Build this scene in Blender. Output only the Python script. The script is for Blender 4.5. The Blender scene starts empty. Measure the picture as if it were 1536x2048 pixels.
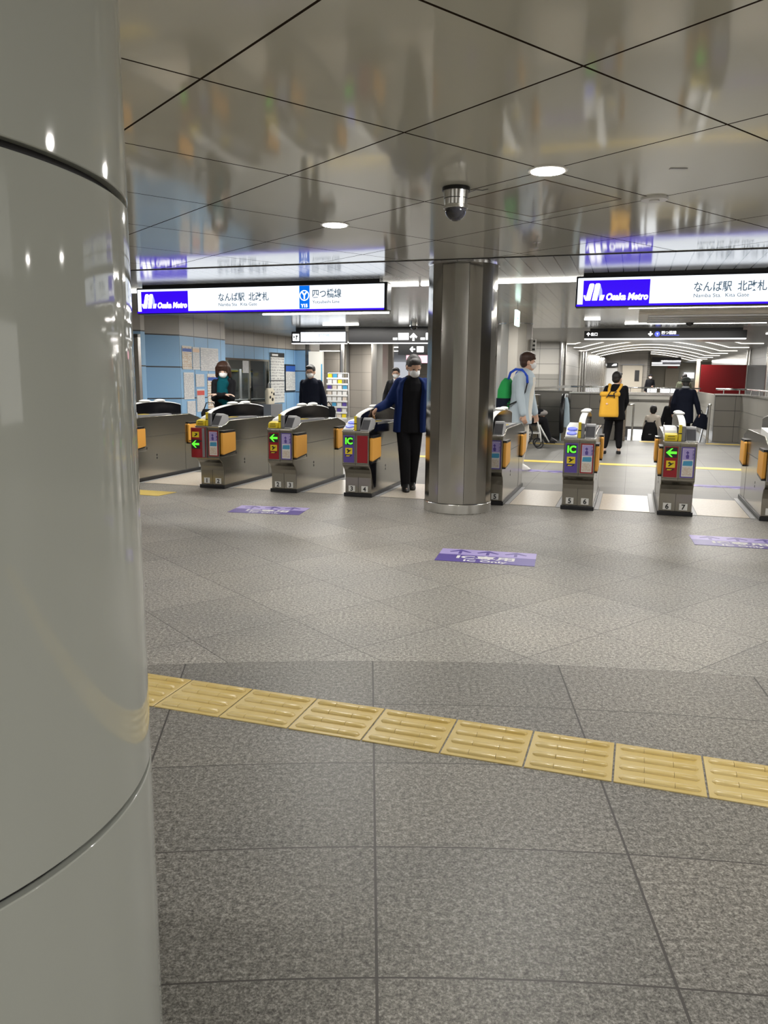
import bpy, bmesh, math, random
from mathutils import Vector, Matrix
random.seed(7)
SC = bpy.context.scene
COL = SC.collection
R = math.radians

# ------------------------------------------------------------------ camera
CAM_H = 1.35
FPX, PITCH, ROLL = 1548.8, 0.1723, -0.0112
cd = bpy.data.cameras.new('camera'); cam = bpy.data.objects.new('camera', cd); COL.objects.link(cam)
cd.sensor_fit = 'HORIZONTAL'; cd.sensor_width = 36.0; cd.lens = FPX / 1536 * 36.0
cd.clip_start = 0.05; cd.clip_end = 200
_f = Vector((0, math.cos(PITCH), -math.sin(PITCH))); _d = Vector((0, -math.sin(PITCH), -math.cos(PITCH))); _r = Vector((1, 0, 0))
_c, _s = math.cos(ROLL), math.sin(ROLL)
_r2 = _r * _c + _d * _s; _d2 = _d * _c - _r * _s
cam.matrix_world = Matrix(((_r2.x, -_d2.x, -_f.x, 0), (_r2.y, -_d2.y, -_f.y, 0), (_r2.z, -_d2.z, -_f.z, CAM_H), (0, 0, 0, 1)))
SC.camera = cam

# ------------------------------------------------------------------ world, exposure
wd = bpy.data.worlds.new('station_air'); SC.world = wd; wd.use_nodes = True
wd.node_tree.nodes['Background'].inputs[0].default_value = (0.9, 0.93, 1.0, 1)
wd.node_tree.nodes['Background'].inputs[1].default_value = 0.6
SC.view_settings.view_transform = 'Standard'; SC.view_settings.look = 'None'
SC.view_settings.gamma = 1.0; SC.view_settings.use_curve_mapping = False
SC.view_settings.exposure = 0.0
SC.cycles.max_bounces = 7; SC.cycles.diffuse_bounces = 4; SC.cycles.glossy_bounces = 4
SC.cycles.sample_clamp_indirect = 6.0; SC.cycles.caustics_reflective = False; SC.cycles.caustics_refractive = False
DOWN_W = 22.0      # power of one recessed downlight
LINE_E = 9.0       # strength of the linear ceiling lights
SIGN_E = 1.55       # strength of the light box faces

# ------------------------------------------------------------------ frames
RZ = math.atan2(-0.2990, 0.9542)          # the gate line is turned 17.4 degrees
CU, SU = math.cos(RZ), math.sin(RZ)
def W(u, v, z=0.0): return Vector((CU * u - SU * v, SU * u + CU * v, z))
HC = 2.45                                  # ceiling height

def link(o, parent=None):
    COL.objects.link(o)
    if parent: o.parent = parent
    return o
def tag(o, label=None, cat=None, group=None, kind=None):
    if label: o['label'] = label
    if cat: o['category'] = cat
    if group: o['group'] = group
    if kind: o['kind'] = kind
    return o
def empty(name, loc, rz=0.0, label=None, cat=None, group=None):
    o = bpy.data.objects.new(name, None); link(o); o.location = loc; o.rotation_euler = (0, 0, rz)
    o.empty_display_size = 0.1
    return tag(o, label, cat, group)
def copy_tree(o, parent=None):
    c = o.copy(); COL.objects.link(c); c.parent = parent
    for ch in o.children: copy_tree(ch, c)
    return c

# ------------------------------------------------------------------ materials
def mat(name, col, rough=0.5, metal=0.0, spec=0.5, emis=None, es=0.0, coat=0.0, alpha=None, trans=0.0, ior=1.45):
    m = bpy.data.materials.new(name); m.use_nodes = True
    b = m.node_tree.nodes['Principled BSDF']
    b.inputs['Base Color'].default_value = (*col, 1); b.inputs['Roughness'].default_value = rough
    b.inputs['Metallic'].default_value = metal; b.inputs['Specular IOR Level'].default_value = spec
    b.inputs['Coat Weight'].default_value = coat; b.inputs['Coat Roughness'].default_value = 0.05
    b.inputs['Transmission Weight'].default_value = trans; b.inputs['IOR'].default_value = ior
    if emis: b.inputs['Emission Color'].default_value = (*emis, 1); b.inputs['Emission Strength'].default_value = es
    return m
class NT:
    def __init__(s, m): s.m = m; s.t = m.node_tree; s.b = s.t.nodes['Principled BSDF']
    def n(s, k, **kw):
        x = s.t.nodes.new(k)
        for a, v in kw.items(): setattr(x, a, v)
        return x
    def l(s, a, b): s.t.links.new(a, b)
    def math(s, op, a, b=None, c=None):
        x = s.n('ShaderNodeMath', operation=op)
        for i, q in enumerate((a, b, c)):
            if q is None: continue
            if isinstance(q, (int, float)): x.inputs[i].default_value = q
            else: s.l(q, x.inputs[i])
        return x.outputs[0]
    def xyz(s, kind='Object', rot=0.0, loc=(0, 0, 0), scale=(1, 1, 1)):
        tc = s.n('ShaderNodeTexCoord'); mp = s.n('ShaderNodeMapping')
        mp.inputs['Location'].default_value = loc; mp.inputs['Rotation'].default_value = (0, 0, rot); mp.inputs['Scale'].default_value = scale
        s.l(tc.outputs[kind], mp.inputs[0]); sp = s.n('ShaderNodeSeparateXYZ'); s.l(mp.outputs[0], sp.inputs[0])
        return mp.outputs[0], sp.outputs[0], sp.outputs[1], sp.outputs[2]
    def noise(s, vec, scale, detail=4, rough=0.6):
        x = s.n('ShaderNodeTexNoise'); x.inputs['Scale'].default_value = scale; x.inputs['Detail'].default_value = detail
        x.inputs['Roughness'].default_value = rough
        if vec is not None: s.l(vec, x.inputs['Vector'])
        return x.outputs['Fac']
    def ramp(s, fac, stops):
        x = s.n('ShaderNodeValToRGB'); e = x.color_ramp.elements
        while len(e) < len(stops): e.new(0.5)
        for i, (p, c) in enumerate(stops): e[i].position = p; e[i].color = (*c, 1)
        s.l(fac, x.inputs[0]); return x.outputs[0]
    def mix(s, fac, a, b, blend='MIX'):
        x = s.n('ShaderNodeMix', data_type='RGBA', blend_type=blend)
        if isinstance(fac, (int, float)): x.inputs[0].default_value = fac
        else: s.l(fac, x.inputs[0])
        for i, q in ((6, a), (7, b)):
            if isinstance(q, tuple): x.inputs[i].default_value = (*q, 1)
            else: s.l(q, x.inputs[i])
        return x.outputs[2]
    def line(s, coord, period, width):        # 1 on a joint line of the coordinate
        f = s.math('FRACT', s.math('DIVIDE', coord, period))
        d = s.math('MULTIPLY', s.math('ABSOLUTE', s.math('SUBTRACT', f, 0.5)), period)
        return s.math('GREATER_THAN', d, period / 2 - width / 2)
    def bump(s, h, strength=0.2, dist=0.01):
        x = s.n('ShaderNodeBump'); x.inputs['Strength'].default_value = strength; x.inputs['Distance'].default_value = dist
        s.l(h, x.inputs['Height']); s.l(x.outputs[0], s.b.inputs['Normal']); return x

M = {}
def granite(name, stops, joints):
    m = mat(name, (.3, .3, .3), 0.42); t = NT(m)
    vec, x, y, z = t.xyz()
    n1 = t.noise(vec, 150, 3, 0.8); n2 = t.noise(vec, 1.1, 3, 0.5); n3 = t.noise(vec, 60, 2, 0.6)
    n = t.math('ADD', t.math('MULTIPLY', n1, 0.65), t.math('MULTIPLY', n3, 0.35))
    c = t.ramp(n, stops)
    c = t.mix(1.0, c, t.ramp(n2, [(0.3, (.86, .86, .87)), (0.7, (1.08, 1.06, 1.03))]), 'MULTIPLY')
    j, tone = joints(t, vec, x, y)
    c = t.mix(1.0, c, tone, 'MULTIPLY')
    c = t.mix(j, c, (0.055, 0.05, 0.045))
    t.l(c, t.b.inputs['Base Color'])
    t.l(t.math('ADD', t.math('MULTIPLY', n1, 0.2), 0.34), t.b.inputs['Roughness'])
    t.bump(t.math('SUBTRACT', n1, t.math('MULTIPLY', j, 2.0)), 0.12, 0.002)
    return m
def cell_tone(t, a, b, lo, hi):
    cx = t.n('ShaderNodeCombineXYZ'); t.l(t.math('FLOOR', a), cx.inputs[0]); t.l(t.math('FLOOR', b), cx.inputs[1])
    w = t.n('ShaderNodeTexWhiteNoise'); w.noise_dimensions = '3D'; t.l(cx.outputs[0], w.inputs['Vector'])
    return t.ramp(w.outputs['Value'], [(0.0, lo), (1.0, hi)])
def joints_main(t, vec, x, y):
    # rings of paving round a centre behind the camera, squares laid diagonally beyond the outer ring
    dx = t.math('SUBTRACT', x, 0.13); dy = t.math('ADD', y, 4.93)
    rr = t.math('SQRT', t.math('ADD', t.math('MULTIPLY', dx, dx), t.math('MULTIPLY', dy, dy)))
    ang = t.math('ARCTAN2', dx, dy)
    r8 = t.math('SUBTRACT', rr, 8.49)
    ringl = t.line(r8, 0.5, 0.0055)
    al = t.math('ADD', ang, R(1.19))
    f = t.math('FRACT', t.math('DIVIDE', al, R(6.0)))
    arc = t.math('MULTIPLY', t.math('MULTIPLY', t.math('ABSOLUTE', t.math('SUBTRACT', f, 0.5)), R(6.0)), rr)
    half = t.math('MULTIPLY', rr, R(3.0))
    radl = t.math('GREATER_THAN', arc, t.math('SUBTRACT', half, 0.0035))
    inner = t.math('LESS_THAN', rr, 8.49)
    A = R(38.4); P = 0.602
    a = t.math('ADD', t.math('MULTIPLY', x, math.cos(A)), t.math('MULTIPLY', y, math.sin(A)))
    b = t.math('ADD', t.math('MULTIPLY', x, -math.sin(A)), t.math('MULTIPLY', y, math.cos(A)))
    a0 = -0.511 * math.cos(A) + 4.201 * math.sin(A); b0 = 0.511 * math.sin(A) + 4.201 * math.cos(A)
    a = t.math('SUBTRACT', a, a0); b = t.math('SUBTRACT', b, b0)
    gl = t.math('MAXIMUM', t.line(a, P, 0.004), t.line(b, P, 0.004))
    ji = t.math('MAXIMUM', ringl, radl)
    j = t.math('ADD', t.math('MULTIPLY', ji, inner), t.math('MULTIPLY', gl, t.math('SUBTRACT', 1.0, inner)))
    t1 = cell_tone(t, t.math('DIVIDE', r8, 0.5), t.math('DIVIDE', al, R(6.0)), (.63, .635, .615), (.80, .79, .755))  # ring paving toned darker, dimmer foreground light put into the colour
    t2 = cell_tone(t, t.math('DIVIDE', a, P), t.math('DIVIDE', b, P), (.93, .93, .90), (1.16, 1.155, 1.115))
    return j, t.mix(inner, t2, t1)
def joints_inner(t, vec, x, y):
    gl = t.math('MAXIMUM', t.line(x, 0.6, 0.005), t.line(y, 0.6, 0.005))
    return gl, cell_tone(t, t.math('DIVIDE', x, .6), t.math('DIVIDE', y, .6), (.97, .97, .97), (1.05, 1.05, 1.05))
M['granite'] = granite('speckled_granite', [(0.38, (.07, .064, .058)), (0.5, (.25, .238, .222)), (0.63, (.58, .56, .53))], joints_main)
M['tile_in'] = granite('pale_floor_tile', [(0.3, (.145, .143, .133)), (0.5, (.192, .19, .178)), (0.7, (.24, .236, .222))], joints_inner)

def panel_ceiling(lines=True):
    m = mat('glossy_grey_ceiling_panels', (.53, .505, .455), 0.13, 0.0, 0.9); t = NT(m)
    vec, x, y, z = t.xyz()
    A = R(38.38); P = 0.998
    a = t.math('ADD', t.math('MULTIPLY', x, math.cos(A)), t.math('MULTIPLY', y, math.sin(A)))
    b = t.math('ADD', t.math('MULTIPLY', x, -math.sin(A)), t.math('MULTIPLY', y, math.cos(A)))
    a0 = -0.384 * math.cos(A) + 5.959 * math.sin(A); b0 = 0.384 * math.sin(A) + 5.959 * math.cos(A)
    a = t.math('SUBTRACT', a, a0); b = t.math('SUBTRACT', b, b0)
    j = t.math('MAXIMUM', t.line(a, P, 0.011), t.line(b, P, 0.011))
    tone = cell_tone(t, t.math('DIVIDE', a, P), t.math('DIVIDE', b, P), (.63, .63, .565), (.69, .685, .615))
    if lines: t.l(t.mix(j, tone, (.035, .025, .02)), t.b.inputs['Base Color'])
    else: j = t.math('MULTIPLY', j, 0.0)
    t.l(t.math('MULTIPLY', t.math('SUBTRACT', 1.0, j), 0.45), t.b.inputs['Specular IOR Level'])
    t.l(t.math('ADD', t.math('MULTIPLY', j, 0.6), 0.075), t.b.inputs['Roughness'])
    t.b.inputs['Metallic'].default_value = 0.04
    t.bump(t.noise(vec, 1.6, 1, 0.4), 0.10, 0.02)
    return m
M['ceil'] = panel_ceiling(); M['ceil_plain'] = panel_ceiling(False)
def slat_ceiling(name, col, period, rough, metal, lines=True):
    m = mat(name, col, rough, metal, 0.9); t = NT(m)
    vec, x, y, z = t.xyz()
    j = t.line(x, period, 0.010) if lines else t.line(y, 3.0, 0.012)
    t.l(t.mix(j, col, tuple(q * .18 for q in col)), t.b.inputs['Base Color'])
    t.bump(t.noise(vec, 0.9, 1), 0.04, 0.02)
    return m
M['slat'] = slat_ceiling('grey_slat_ceiling', (.50, .495, .47), 0.15, 0.17, 0.3)
M['slat_dark'] = slat_ceiling('smooth_grey_ceiling', (.30, .285, .255), 0.15, 0.3, 0.2, False)
M['vault'] = slat_ceiling('vault_ceiling', (.36, .34, .31), 0.3, 0.3, 0.2, False)

def wall_tiles(name, low, high, zsplit, px, pz, zoff=0.0, jw=0.012, jc=(.05, .05, .055), rough=0.35):
    m = mat(name, low, rough); t = NT(m)
    vec, x, y, z = t.xyz()
    up = t.math('GREATER_THAN', z, zsplit)
    c = t.mix(up, low, high)
    j = t.line(t.math('SUBTRACT', z, zoff), pz, jw)
    if px: j = t.math('MAXIMUM', j, t.line(x, px, jw * .7))
    t.l(t.mix(j, c, jc), t.b.inputs['Base Color'])
    return m
BEIGE = (.46, .42, .37); BLUE = (.27, .47, .70)
M['blue_wall'] = wall_tiles('blue_and_beige_wall_panels', BLUE, BEIGE, 2.1, 0.55, 0.6, 0.3, 0.02)
M['blue_plain'] = wall_tiles('blue_and_beige_wide_panels', BLUE, BEIGE, 2.1, 0, 0.6, 0.3, 0.024)
M['beige_wall'] = wall_tiles('beige_wall_tiles', BEIGE, BEIGE, 9, 0.9, 0.6, 0.3, 0.01, (.16, .15, .13))
M['grey_wall'] = wall_tiles('grey_wall_tiles', (.27, .26, .235), (.46, .44, .40), 1.5, 0.6, 0.45, 0.0, 0.012, (.06, .06, .055))
M['dark_tile'] = wall_tiles('dark_grey_wall_tiles', (.17, .16, .14), (.17, .16, .14), 9, 0.42, 0.35, 0.0, 0.012, (.03, .03, .03), 0.3)
M['mid_tile'] = wall_tiles('mid_grey_side_wall_tiles', (.25, .24, .215), (.25, .24, .215), 9, 1.2, 0.35, 0.0, 0.01, (.06, .06, .055), 0.3)
M['stone'] = mat('brown_stone', (.17, .14, .10), 0.4)
t_ = NT(M['stone']); t_.l(t_.ramp(t_.noise(t_.xyz()[0], 60, 3), [(.35, (.08, .065, .05)), (.65, (.24, .2, .15))]), t_.b.inputs['Base Color'])

def brushed(name, col, rough, sc=(1, 1, 60)):
    m = mat(name, col, rough, 1.0); t = NT(m)
    vec, x, y, z = t.xyz(scale=sc)
    n = t.noise(vec, 6, 3)
    t.l(t.math('ADD', t.math('MULTIPLY', n, 0.05), rough - .025), t.b.inputs['Roughness'])
    return m
M['steel'] = brushed('brushed_stainless_steel', (.32, .30, .26), 0.2, (80, 80, 80))
M['steel_col'] = brushed('polished_column_steel', (.50, .485, .455), 0.14, (80, 80, 80))
M['steel_b'] = brushed('bright_steel', (.7, .69, .67), 0.2)
M['chrome'] = mat('chrome', (.8, .8, .8), 0.15, 1.0)
M['enamel'] = mat('grey_green_enamel', (.48, .495, .455), 0.05, 0.0, 0.6)
M['groove'] = mat('dark_rubber_joint', (.02, .018, .02), 0.6)
M['black'] = mat('black_plastic', (.012, .012, .014), 0.3)
M['blackgloss'] = mat('black_tinted_acrylic', (.006, .006, .008), 0.08, 0.0, 0.6)
M['white'] = mat('white_plastic', (.8, .8, .78), 0.35)
M['paper'] = mat('white_paper', (.75, .74, .72), 0.7)
M['grey'] = mat('grey_plastic', (.22, .22, .23), 0.4)
M['lgrey'] = mat('light_grey_plastic', (.45, .45, .46), 0.4)
M['screen'] = mat('dark_grey_gate_screen', (.11, .11, .12), 0.25)
M['orange'] = mat('orange_flap_pad', (.86, .42, .07), 0.45)
M['yellow'] = mat('yellow_plastic', (.85, .66, .03), 0.35)
M['dyellow'] = mat('yellow_printing', (.45, .33, .02), 0.4)
M['red'] = mat('dark_red_film', (.30, .012, .02), 0.3)
M['redhoard'] = mat('deep_red_glossy_board', (.14, .004, .006), 0.15)
M['purple'] = mat('purple_film', (.11, .075, .33), 0.35)
M['lpurple'] = mat('pale_purple_film', (.42, .35, .68), 0.4)
M['cyan'] = mat('blue_print', (.07, .33, .55), 0.4)
M['bluep'] = mat('navy_blue_print', (.03, .10, .42), 0.4)
M['redp'] = mat('red_print', (.65, .1, .08), 0.4)
M['peach'] = mat('peach_print', (.75, .55, .4), 0.5)
M['bluetrans'] = mat('blue_reader_face', (.05, .09, .6), 0.25, emis=(.1, .15, .9), es=.5)
M['cream'] = mat('cream_gate_mat', (.68, .60, .50), 0.3)
t_ = NT(M['cream']); t_.l(t_.ramp(t_.noise(t_.xyz()[0], 40, 3), [(.3, (.60, .52, .42)), (.7, (.74, .67, .57))]), t_.b.inputs['Base Color'])
M['tactile'] = mat('yellow_tactile_paving', (.62, .46, .14), 0.3)
t_ = NT(M['tactile']); t_.l(t_.ramp(t_.noise(t_.xyz()[0], 2.0, 4), [(.35, (.52, .36, .08)), (.65, (.62, .49, .22))]), t_.b.inputs['Base Color'])
M['tact_flat'] = mat('yellow_floor_strip', (.75, .55, .12), 0.45)
M['glass'] = mat('clear_glass', (.85, .92, .9), 0.03, 0.0, 0.5, trans=1.0, ior=1.1)
M['smoke_glass'] = mat('smoked_dome', (.02, .02, .025), 0.04, 0.0, 0.8)
def emi(name, col, s): return mat(name, tuple(q * .6 for q in col), 0.4, emis=col, es=s)
M['lamp'] = emi('downlight_glow', (1.0, .93, .84), 14)
M['line'] = emi('linear_light_glow', (1.0, .97, .90), LINE_E)
M['vline'] = emi('vault_light_glow', (1.0, .95, .85), 2.6)
M['signwhite'] = emi('sign_white_face', (.86, .92, 1.0), SIGN_E)
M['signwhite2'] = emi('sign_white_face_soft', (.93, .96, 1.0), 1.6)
M['signblue'] = emi('sign_blue_face', (.035, .0, .85), 1.0)
M['signblue2'] = emi('sign_line_blue_face', (.0, .16, .80), 1.0)
M['inkgrey'] = mat('sign_grey_ink', (.1, .16, .22), 0.5, emis=(.2, .3, .4), es=.35)
M['signink'] = mat('sign_pale_ink', (.2, .28, .4), 0.5, emis=(.35, .45, .6), es=.6)
M['glyph'] = emi('lit_white_glyph', (1, 1, 1), 2.2)
M['glyphb'] = emi('lit_blue_glyph', (.12, .16, .95), 1.0)
M['logoshade'] = emi('logo_shaded_stroke', (.45, .5, .95), 1.0)
M['led'] = emi('green_led', (.12, 1.0, .04), 1.1)
M['picto'] = mat('black_pictogram', (.02, .02, .02), 0.5)
M['poster_light'] = emi('lit_poster', (.75, .73, .66), .5)
M['greenposter'] = emi('green_landscape_poster', (.33, .34, .08), .9)
M['greenlamp'] = emi('exit_lamp_face', (.75, 1.0, .9), 2.0)
M['exitgreen'] = emi('exit_lamp_green', (.1, .75, .45), 1.0)
M['pinklit'] = emi('pink_lit_panel', (1.0, .45, .55), 1.5)
M['officewall'] = mat('office_beige_wall', (.62, .56, .46), 0.6)
M['bag_cream'] = mat('cream_canvas', (.7, .64, .5), 0.7)
def printed(name, bg, ink, rows=26, cols=5):
    m = mat(name, bg, 0.6); t = NT(m)
    tc = t.n('ShaderNodeTexCoord'); mp = t.n('ShaderNodeMapping'); t.l(tc.outputs['Generated'], mp.inputs[0])
    mp.inputs['Scale'].default_value = (cols, cols, rows)
    sp = t.n('ShaderNodeSeparateXYZ'); t.l(mp.outputs[0], sp.inputs[0])
    f = t.math('FRACT', sp.outputs[2]); row = t.math('GREATER_THAN', f, 0.5)
    n = t.n('ShaderNodeTexNoise'); n.inputs['Scale'].default_value = 1.3; n.inputs['Detail'].default_value = 5; t.l(mp.outputs[0], n.inputs['Vector'])
    k = t.math('MULTIPLY', row, t.math('GREATER_THAN', n.outputs['Fac'], 0.47))
    gx = t.n('ShaderNodeSeparateXYZ'); t.l(tc.outputs['Generated'], gx.inputs[0])
    ed = t.math('MULTIPLY', t.math('GREATER_THAN', gx.outputs[2], 0.05), t.math('LESS_THAN', gx.outputs[2], 0.95))
    t.l(t.mix(t.math('MULTIPLY', k, ed), bg, ink), t.b.inputs['Base Color'])
    return m
M['print'] = printed('notice_print', (.70, .69, .68), (.42, .42, .45))
M['printb'] = printed('map_print', (.66, .66, .63), (.36, .36, .36), 18, 9)
M['printc'] = printed('colour_notice_print', (.72, .68, .62), (.55, .38, .25), 14, 4)
CL = {}
def cloth(name, col, rough=0.85):
    if name not in CL:
        CL[name] = mat(name, col, rough, spec=0.2)
    return CL[name]

# ------------------------------------------------------------------ mesh building
class MB:
    def __init__(s): s.v = []; s.f = []
    def add(s, vs, fs):
        o = len(s.v); s.v += [tuple(q) for q in vs]; s.f += [tuple(i + o for i in f) for f in fs]; return s
    def box(s, x0, x1, y0, y1, z0, z1):
        return s.add([(x0, y0, z0), (x1, y0, z0), (x1, y1, z0), (x0, y1, z0), (x0, y0, z1), (x1, y0, z1), (x1, y1, z1), (x0, y1, z1)],
                     [(0, 3, 2, 1), (4, 5, 6, 7), (0, 1, 5, 4), (1, 2, 6, 5), (2, 3, 7, 6), (3, 0, 4, 7)])
    def prism(s, pts, a, b, axis='x'):
        # closed outline of (p, q) extruded from a to b; axis x: p=y q=z; axis y: p=x q=z; axis z: p=x q=y
        n = len(pts)
        def P(p, q, t): return {'x': (t, p, q), 'y': (p, t, q), 'z': (p, q, t)}[axis]
        vs = [P(p, q, a) for p, q in pts] + [P(p, q, b) for p, q in pts]
        fs = [tuple(range(n))[::-1], tuple(range(n, 2 * n))] + [(i, (i + 1) % n, (i + 1) % n + n, i + n) for i in range(n)]
        return s.add(vs, fs)
    def cyl(s, c, r, z0, z1, n=32, r2=None):
        r2 = r if r2 is None else r2
        vs = [(c[0] + r * math.cos(2 * math.pi * i / n), c[1] + r * math.sin(2 * math.pi * i / n), z0) for i in range(n)]
        vs += [(c[0] + r2 * math.cos(2 * math.pi * i / n), c[1] + r2 * math.sin(2 * math.pi * i / n), z1) for i in range(n)]
        return s.add(vs, [tuple(range(n))[::-1], tuple(range(n, 2 * n))] + [(i, (i + 1) % n, (i + 1) % n + n, i + n) for i in range(n)])
    def rings(s, rings, cap=True):
        n = len(rings[0]); vs = [p for r in rings for p in r]; fs = []
        for k in range(len(rings) - 1):
            for i in range(n): fs.append((k * n + i, k * n + (i + 1) % n, (k + 1) * n + (i + 1) % n, (k + 1) * n + i))
        if cap: fs += [tuple(range(n))[::-1], tuple(range((len(rings) - 1) * n, len(rings) * n))]
        return s.add(vs, fs)
    def tube(s, path, r, n=10):
        path = [Vector(p) for p in path]; rs = r if isinstance(r, (list, tuple)) else [r] * len(path); out = []
        up = Vector((0, 0, 1))
        for i, p in enumerate(path):
            d = (path[min(i + 1, len(path) - 1)] - path[max(i - 1, 0)]).normalized()
            if abs(d.dot(up)) > .95: up = Vector((0, 1, 0)) if abs(d.y) < .9 else Vector((1, 0, 0))
            a = d.cross(up).normalized(); b = a.cross(d).normalized(); up = b
            out.append([p + (a * math.cos(2 * math.pi * k / n) + b * math.sin(2 * math.pi * k / n)) * rs[i] for k in range(n)])
        return s.rings(out)
    def ell(s, c, r, rot=None, nu=14, nv=9):
        vs = []; c = Vector(c)
        Rm = rot if rot is not None else Matrix.Identity(3)
        for j in range(1, nv):
            th = math.pi * j / nv
            for i in range(nu):
                ph = 2 * math.pi * i / nu
                vs.append(c + Rm @ Vector((r[0] * math.sin(th) * math.cos(ph), r[1] * math.sin(th) * math.sin(ph), r[2] * math.cos(th))))
        top = len(vs); vs.append(c + Rm @ Vector((0, 0, r[2]))); vs.append(c + Rm @ Vector((0, 0, -r[2])))
        fs = []
        for j in range(nv - 2):
            for i in range(nu): fs.append((j * nu + i, (j + 1) * nu + i, (j + 1) * nu + (i + 1) % nu, j * nu + (i + 1) % nu))
        for i in range(nu): fs.append((top, i, (i + 1) % nu)); fs.append((top + 1, (nv - 2) * nu + (i + 1) % nu, (nv - 2) * nu + i))
        return s.add(vs, fs)
    def cap(s, p0, r0, p1, r1, n=10):
        p0 = Vector(p0); p1 = Vector(p1); d = p1 - p0
        if d.length < 1e-5: return s.ell(p0, (r0, r0, r0))
        d.normalize(); pts = []; rs = []
        for k in range(3): a = math.pi / 2 * (1 - k / 3) ; pts.append(p0 - d * r0 * math.sin(a)); rs.append(max(r0 * math.cos(a), r0 * .08))
        pts.append(p0); rs.append(r0); pts.append(p1); rs.append(r1)
        for k in (1, 2, 3): a = math.pi / 2 * k / 3; pts.append(p1 + d * r1 * math.sin(a)); rs.append(max(r1 * math.cos(a), r1 * .08))
        return s.tube(pts, rs, n)
    def loft(s, secs, n=18, pw=2.0):
        # secs: (x, y, z, half width, half depth) bottom to top, rounded ends
        out = []
        for (cx, cy, z, a, b) in secs:
            ring = []
            for i in range(n):
                t = 2 * math.pi * i / n; c, q = math.cos(t), math.sin(t)
                ring.append((cx + a * math.copysign(abs(c) ** (2 / pw), c), cy + b * math.copysign(abs(q) ** (2 / pw), q), z))
            out.append(ring)
        return s.rings(out)
    def xf(s, m):
        s.v = [tuple(m @ Vector(p)) for p in s.v]; return s
    def build(s, name, material, parent=None, loc=None, rz=None, bevel=0.0, smooth=False, seg=2):
        me = bpy.data.meshes.new(name); me.from_pydata(s.v, [], s.f)
        bm = bmesh.new(); bm.from_mesh(me); bmesh.ops.recalc_face_normals(bm, faces=bm.faces); bm.to_mesh(me); bm.free()
        o = bpy.data.objects.new(name, me); link(o, parent); me.materials.append(material)
        if loc is not None: o.location = loc
        if rz is not None: o.rotation_euler = (0, 0, rz)
        if bevel:
            b = o.modifiers.new('bevel', 'BEVEL'); b.width = bevel; b.segments = seg; b.limit_method = 'ANGLE'; b.angle_limit = R(35); b.harden_normals = False
        if smooth:
            me.polygons.foreach_set('use_smooth', [True] * len(me.polygons)); me.update()
            if smooth == 'auto':
                bm = bmesh.new(); bm.from_mesh(me)
                for e in bm.edges:
                    if len(e.link_faces) == 2 and e.calc_face_angle(0) > R(38): e.smooth = False
                bm.to_mesh(me); bm.free()
        return o
    def blob(s, name, material, parent=None, voxel=0.008, iters=3):
        # unite the overlapping closed pieces into one continuous surface
        o = s.build(name + '_tmp', material)
        r = o.modifiers.new('r', 'REMESH'); r.mode = 'VOXEL'; r.voxel_size = voxel
        q = o.modifiers.new('s', 'SMOOTH'); q.iterations = iters; q.factor = 0.6
        dg = bpy.context.evaluated_depsgraph_get()
        me = bpy.data.meshes.new_from_object(o.evaluated_get(dg)); me.name = name
        old = o.data; bpy.data.objects.remove(o); bpy.data.meshes.remove(old)
        me.polygons.foreach_set('use_smooth', [True] * len(me.polygons))
        if not me.materials: me.materials.append(material)
        n = bpy.data.objects.new(name, me); link(n, parent)
        return n
def box(name, m, parent, *b, bevel=0.0, loc=None, rz=None): return MB().box(*b).build(name, m, parent, loc, rz, bevel)

def text(s, size, m, parent, loc, rot=(R(90), 0, 0), name='lettering', ext=0.0015, align='LEFT', shear=0.0, off=0.0, sx=1.0, sy=1.0, fit=None):
    c = bpy.data.curves.new('t', 'FONT'); c.body = s; c.size = size; c.extrude = ext; c.align_x = align; c.shear = shear; c.offset = off; c.resolution_u = 3
    o = bpy.data.objects.new('t', c); COL.objects.link(o)
    dg = bpy.context.evaluated_depsgraph_get()
    me = bpy.data.meshes.new_from_object(o.evaluated_get(dg)); me.name = name
    bpy.data.objects.remove(o); bpy.data.curves.remove(c)
    me.materials.clear(); me.materials.append(m)
    if fit:
        xs = [q.co.x for q in me.vertices]; sx = fit / (max(xs) - min(xs))
    n = bpy.data.objects.new(name, me); link(n, parent); n.location = loc; n.rotation_euler = rot; n.scale = (sx, sy, 1)
    return n
# ------------------------------------------------------------------ structure
def struct(name, mb, m, loc=None, rz=None, **k):
    return tag(mb.build(name, m, None, loc, rz, **k), kind='structure')
def UVp(*pts): return [tuple(W(u, v))[:2] for u, v in pts]
VG = 8.27                                   # front line of the gates
E_V = 7.40                                  # far edge of the panel ceiling
struct('floor', MB().prism(UVp((-12, -10), (10, -10), (10, 8.33), (-12, 8.33)), -0.3, 0, 'z'), M['granite'])
fl = MB()
H0, H1, HV0, HV1 = -0.10, 1.74, 18.5, 24.0  # stair opening
for b in ((-17, H0, 8.33, 55), (H0, H1, 8.33, HV0), (H1, 10, 8.33, 55), (H0, H1, HV1, 55)):
    fl.box(b[0], b[1], b[2], b[3], -0.3, 0)
struct('floor', fl, M['tile_in'], (0, 0, 0), RZ)
struct('floor', MB().box(-17, 10, HV1 - 8, 55, -3.9, -3.6), M['tile_in'], (0, 0, 0), RZ)
struct('ceiling', MB().prism(UVp((-12, -10), (10, -10), (10, E_V), (-12, E_V)), HC, HC + 0.12, 'z'), M['ceil'])
struct('ceiling', MB().box(-17, 10, E_V + 0.02, 17.6, HC, HC + 0.12), M['slat'], (0, 0, 0), RZ)
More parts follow.
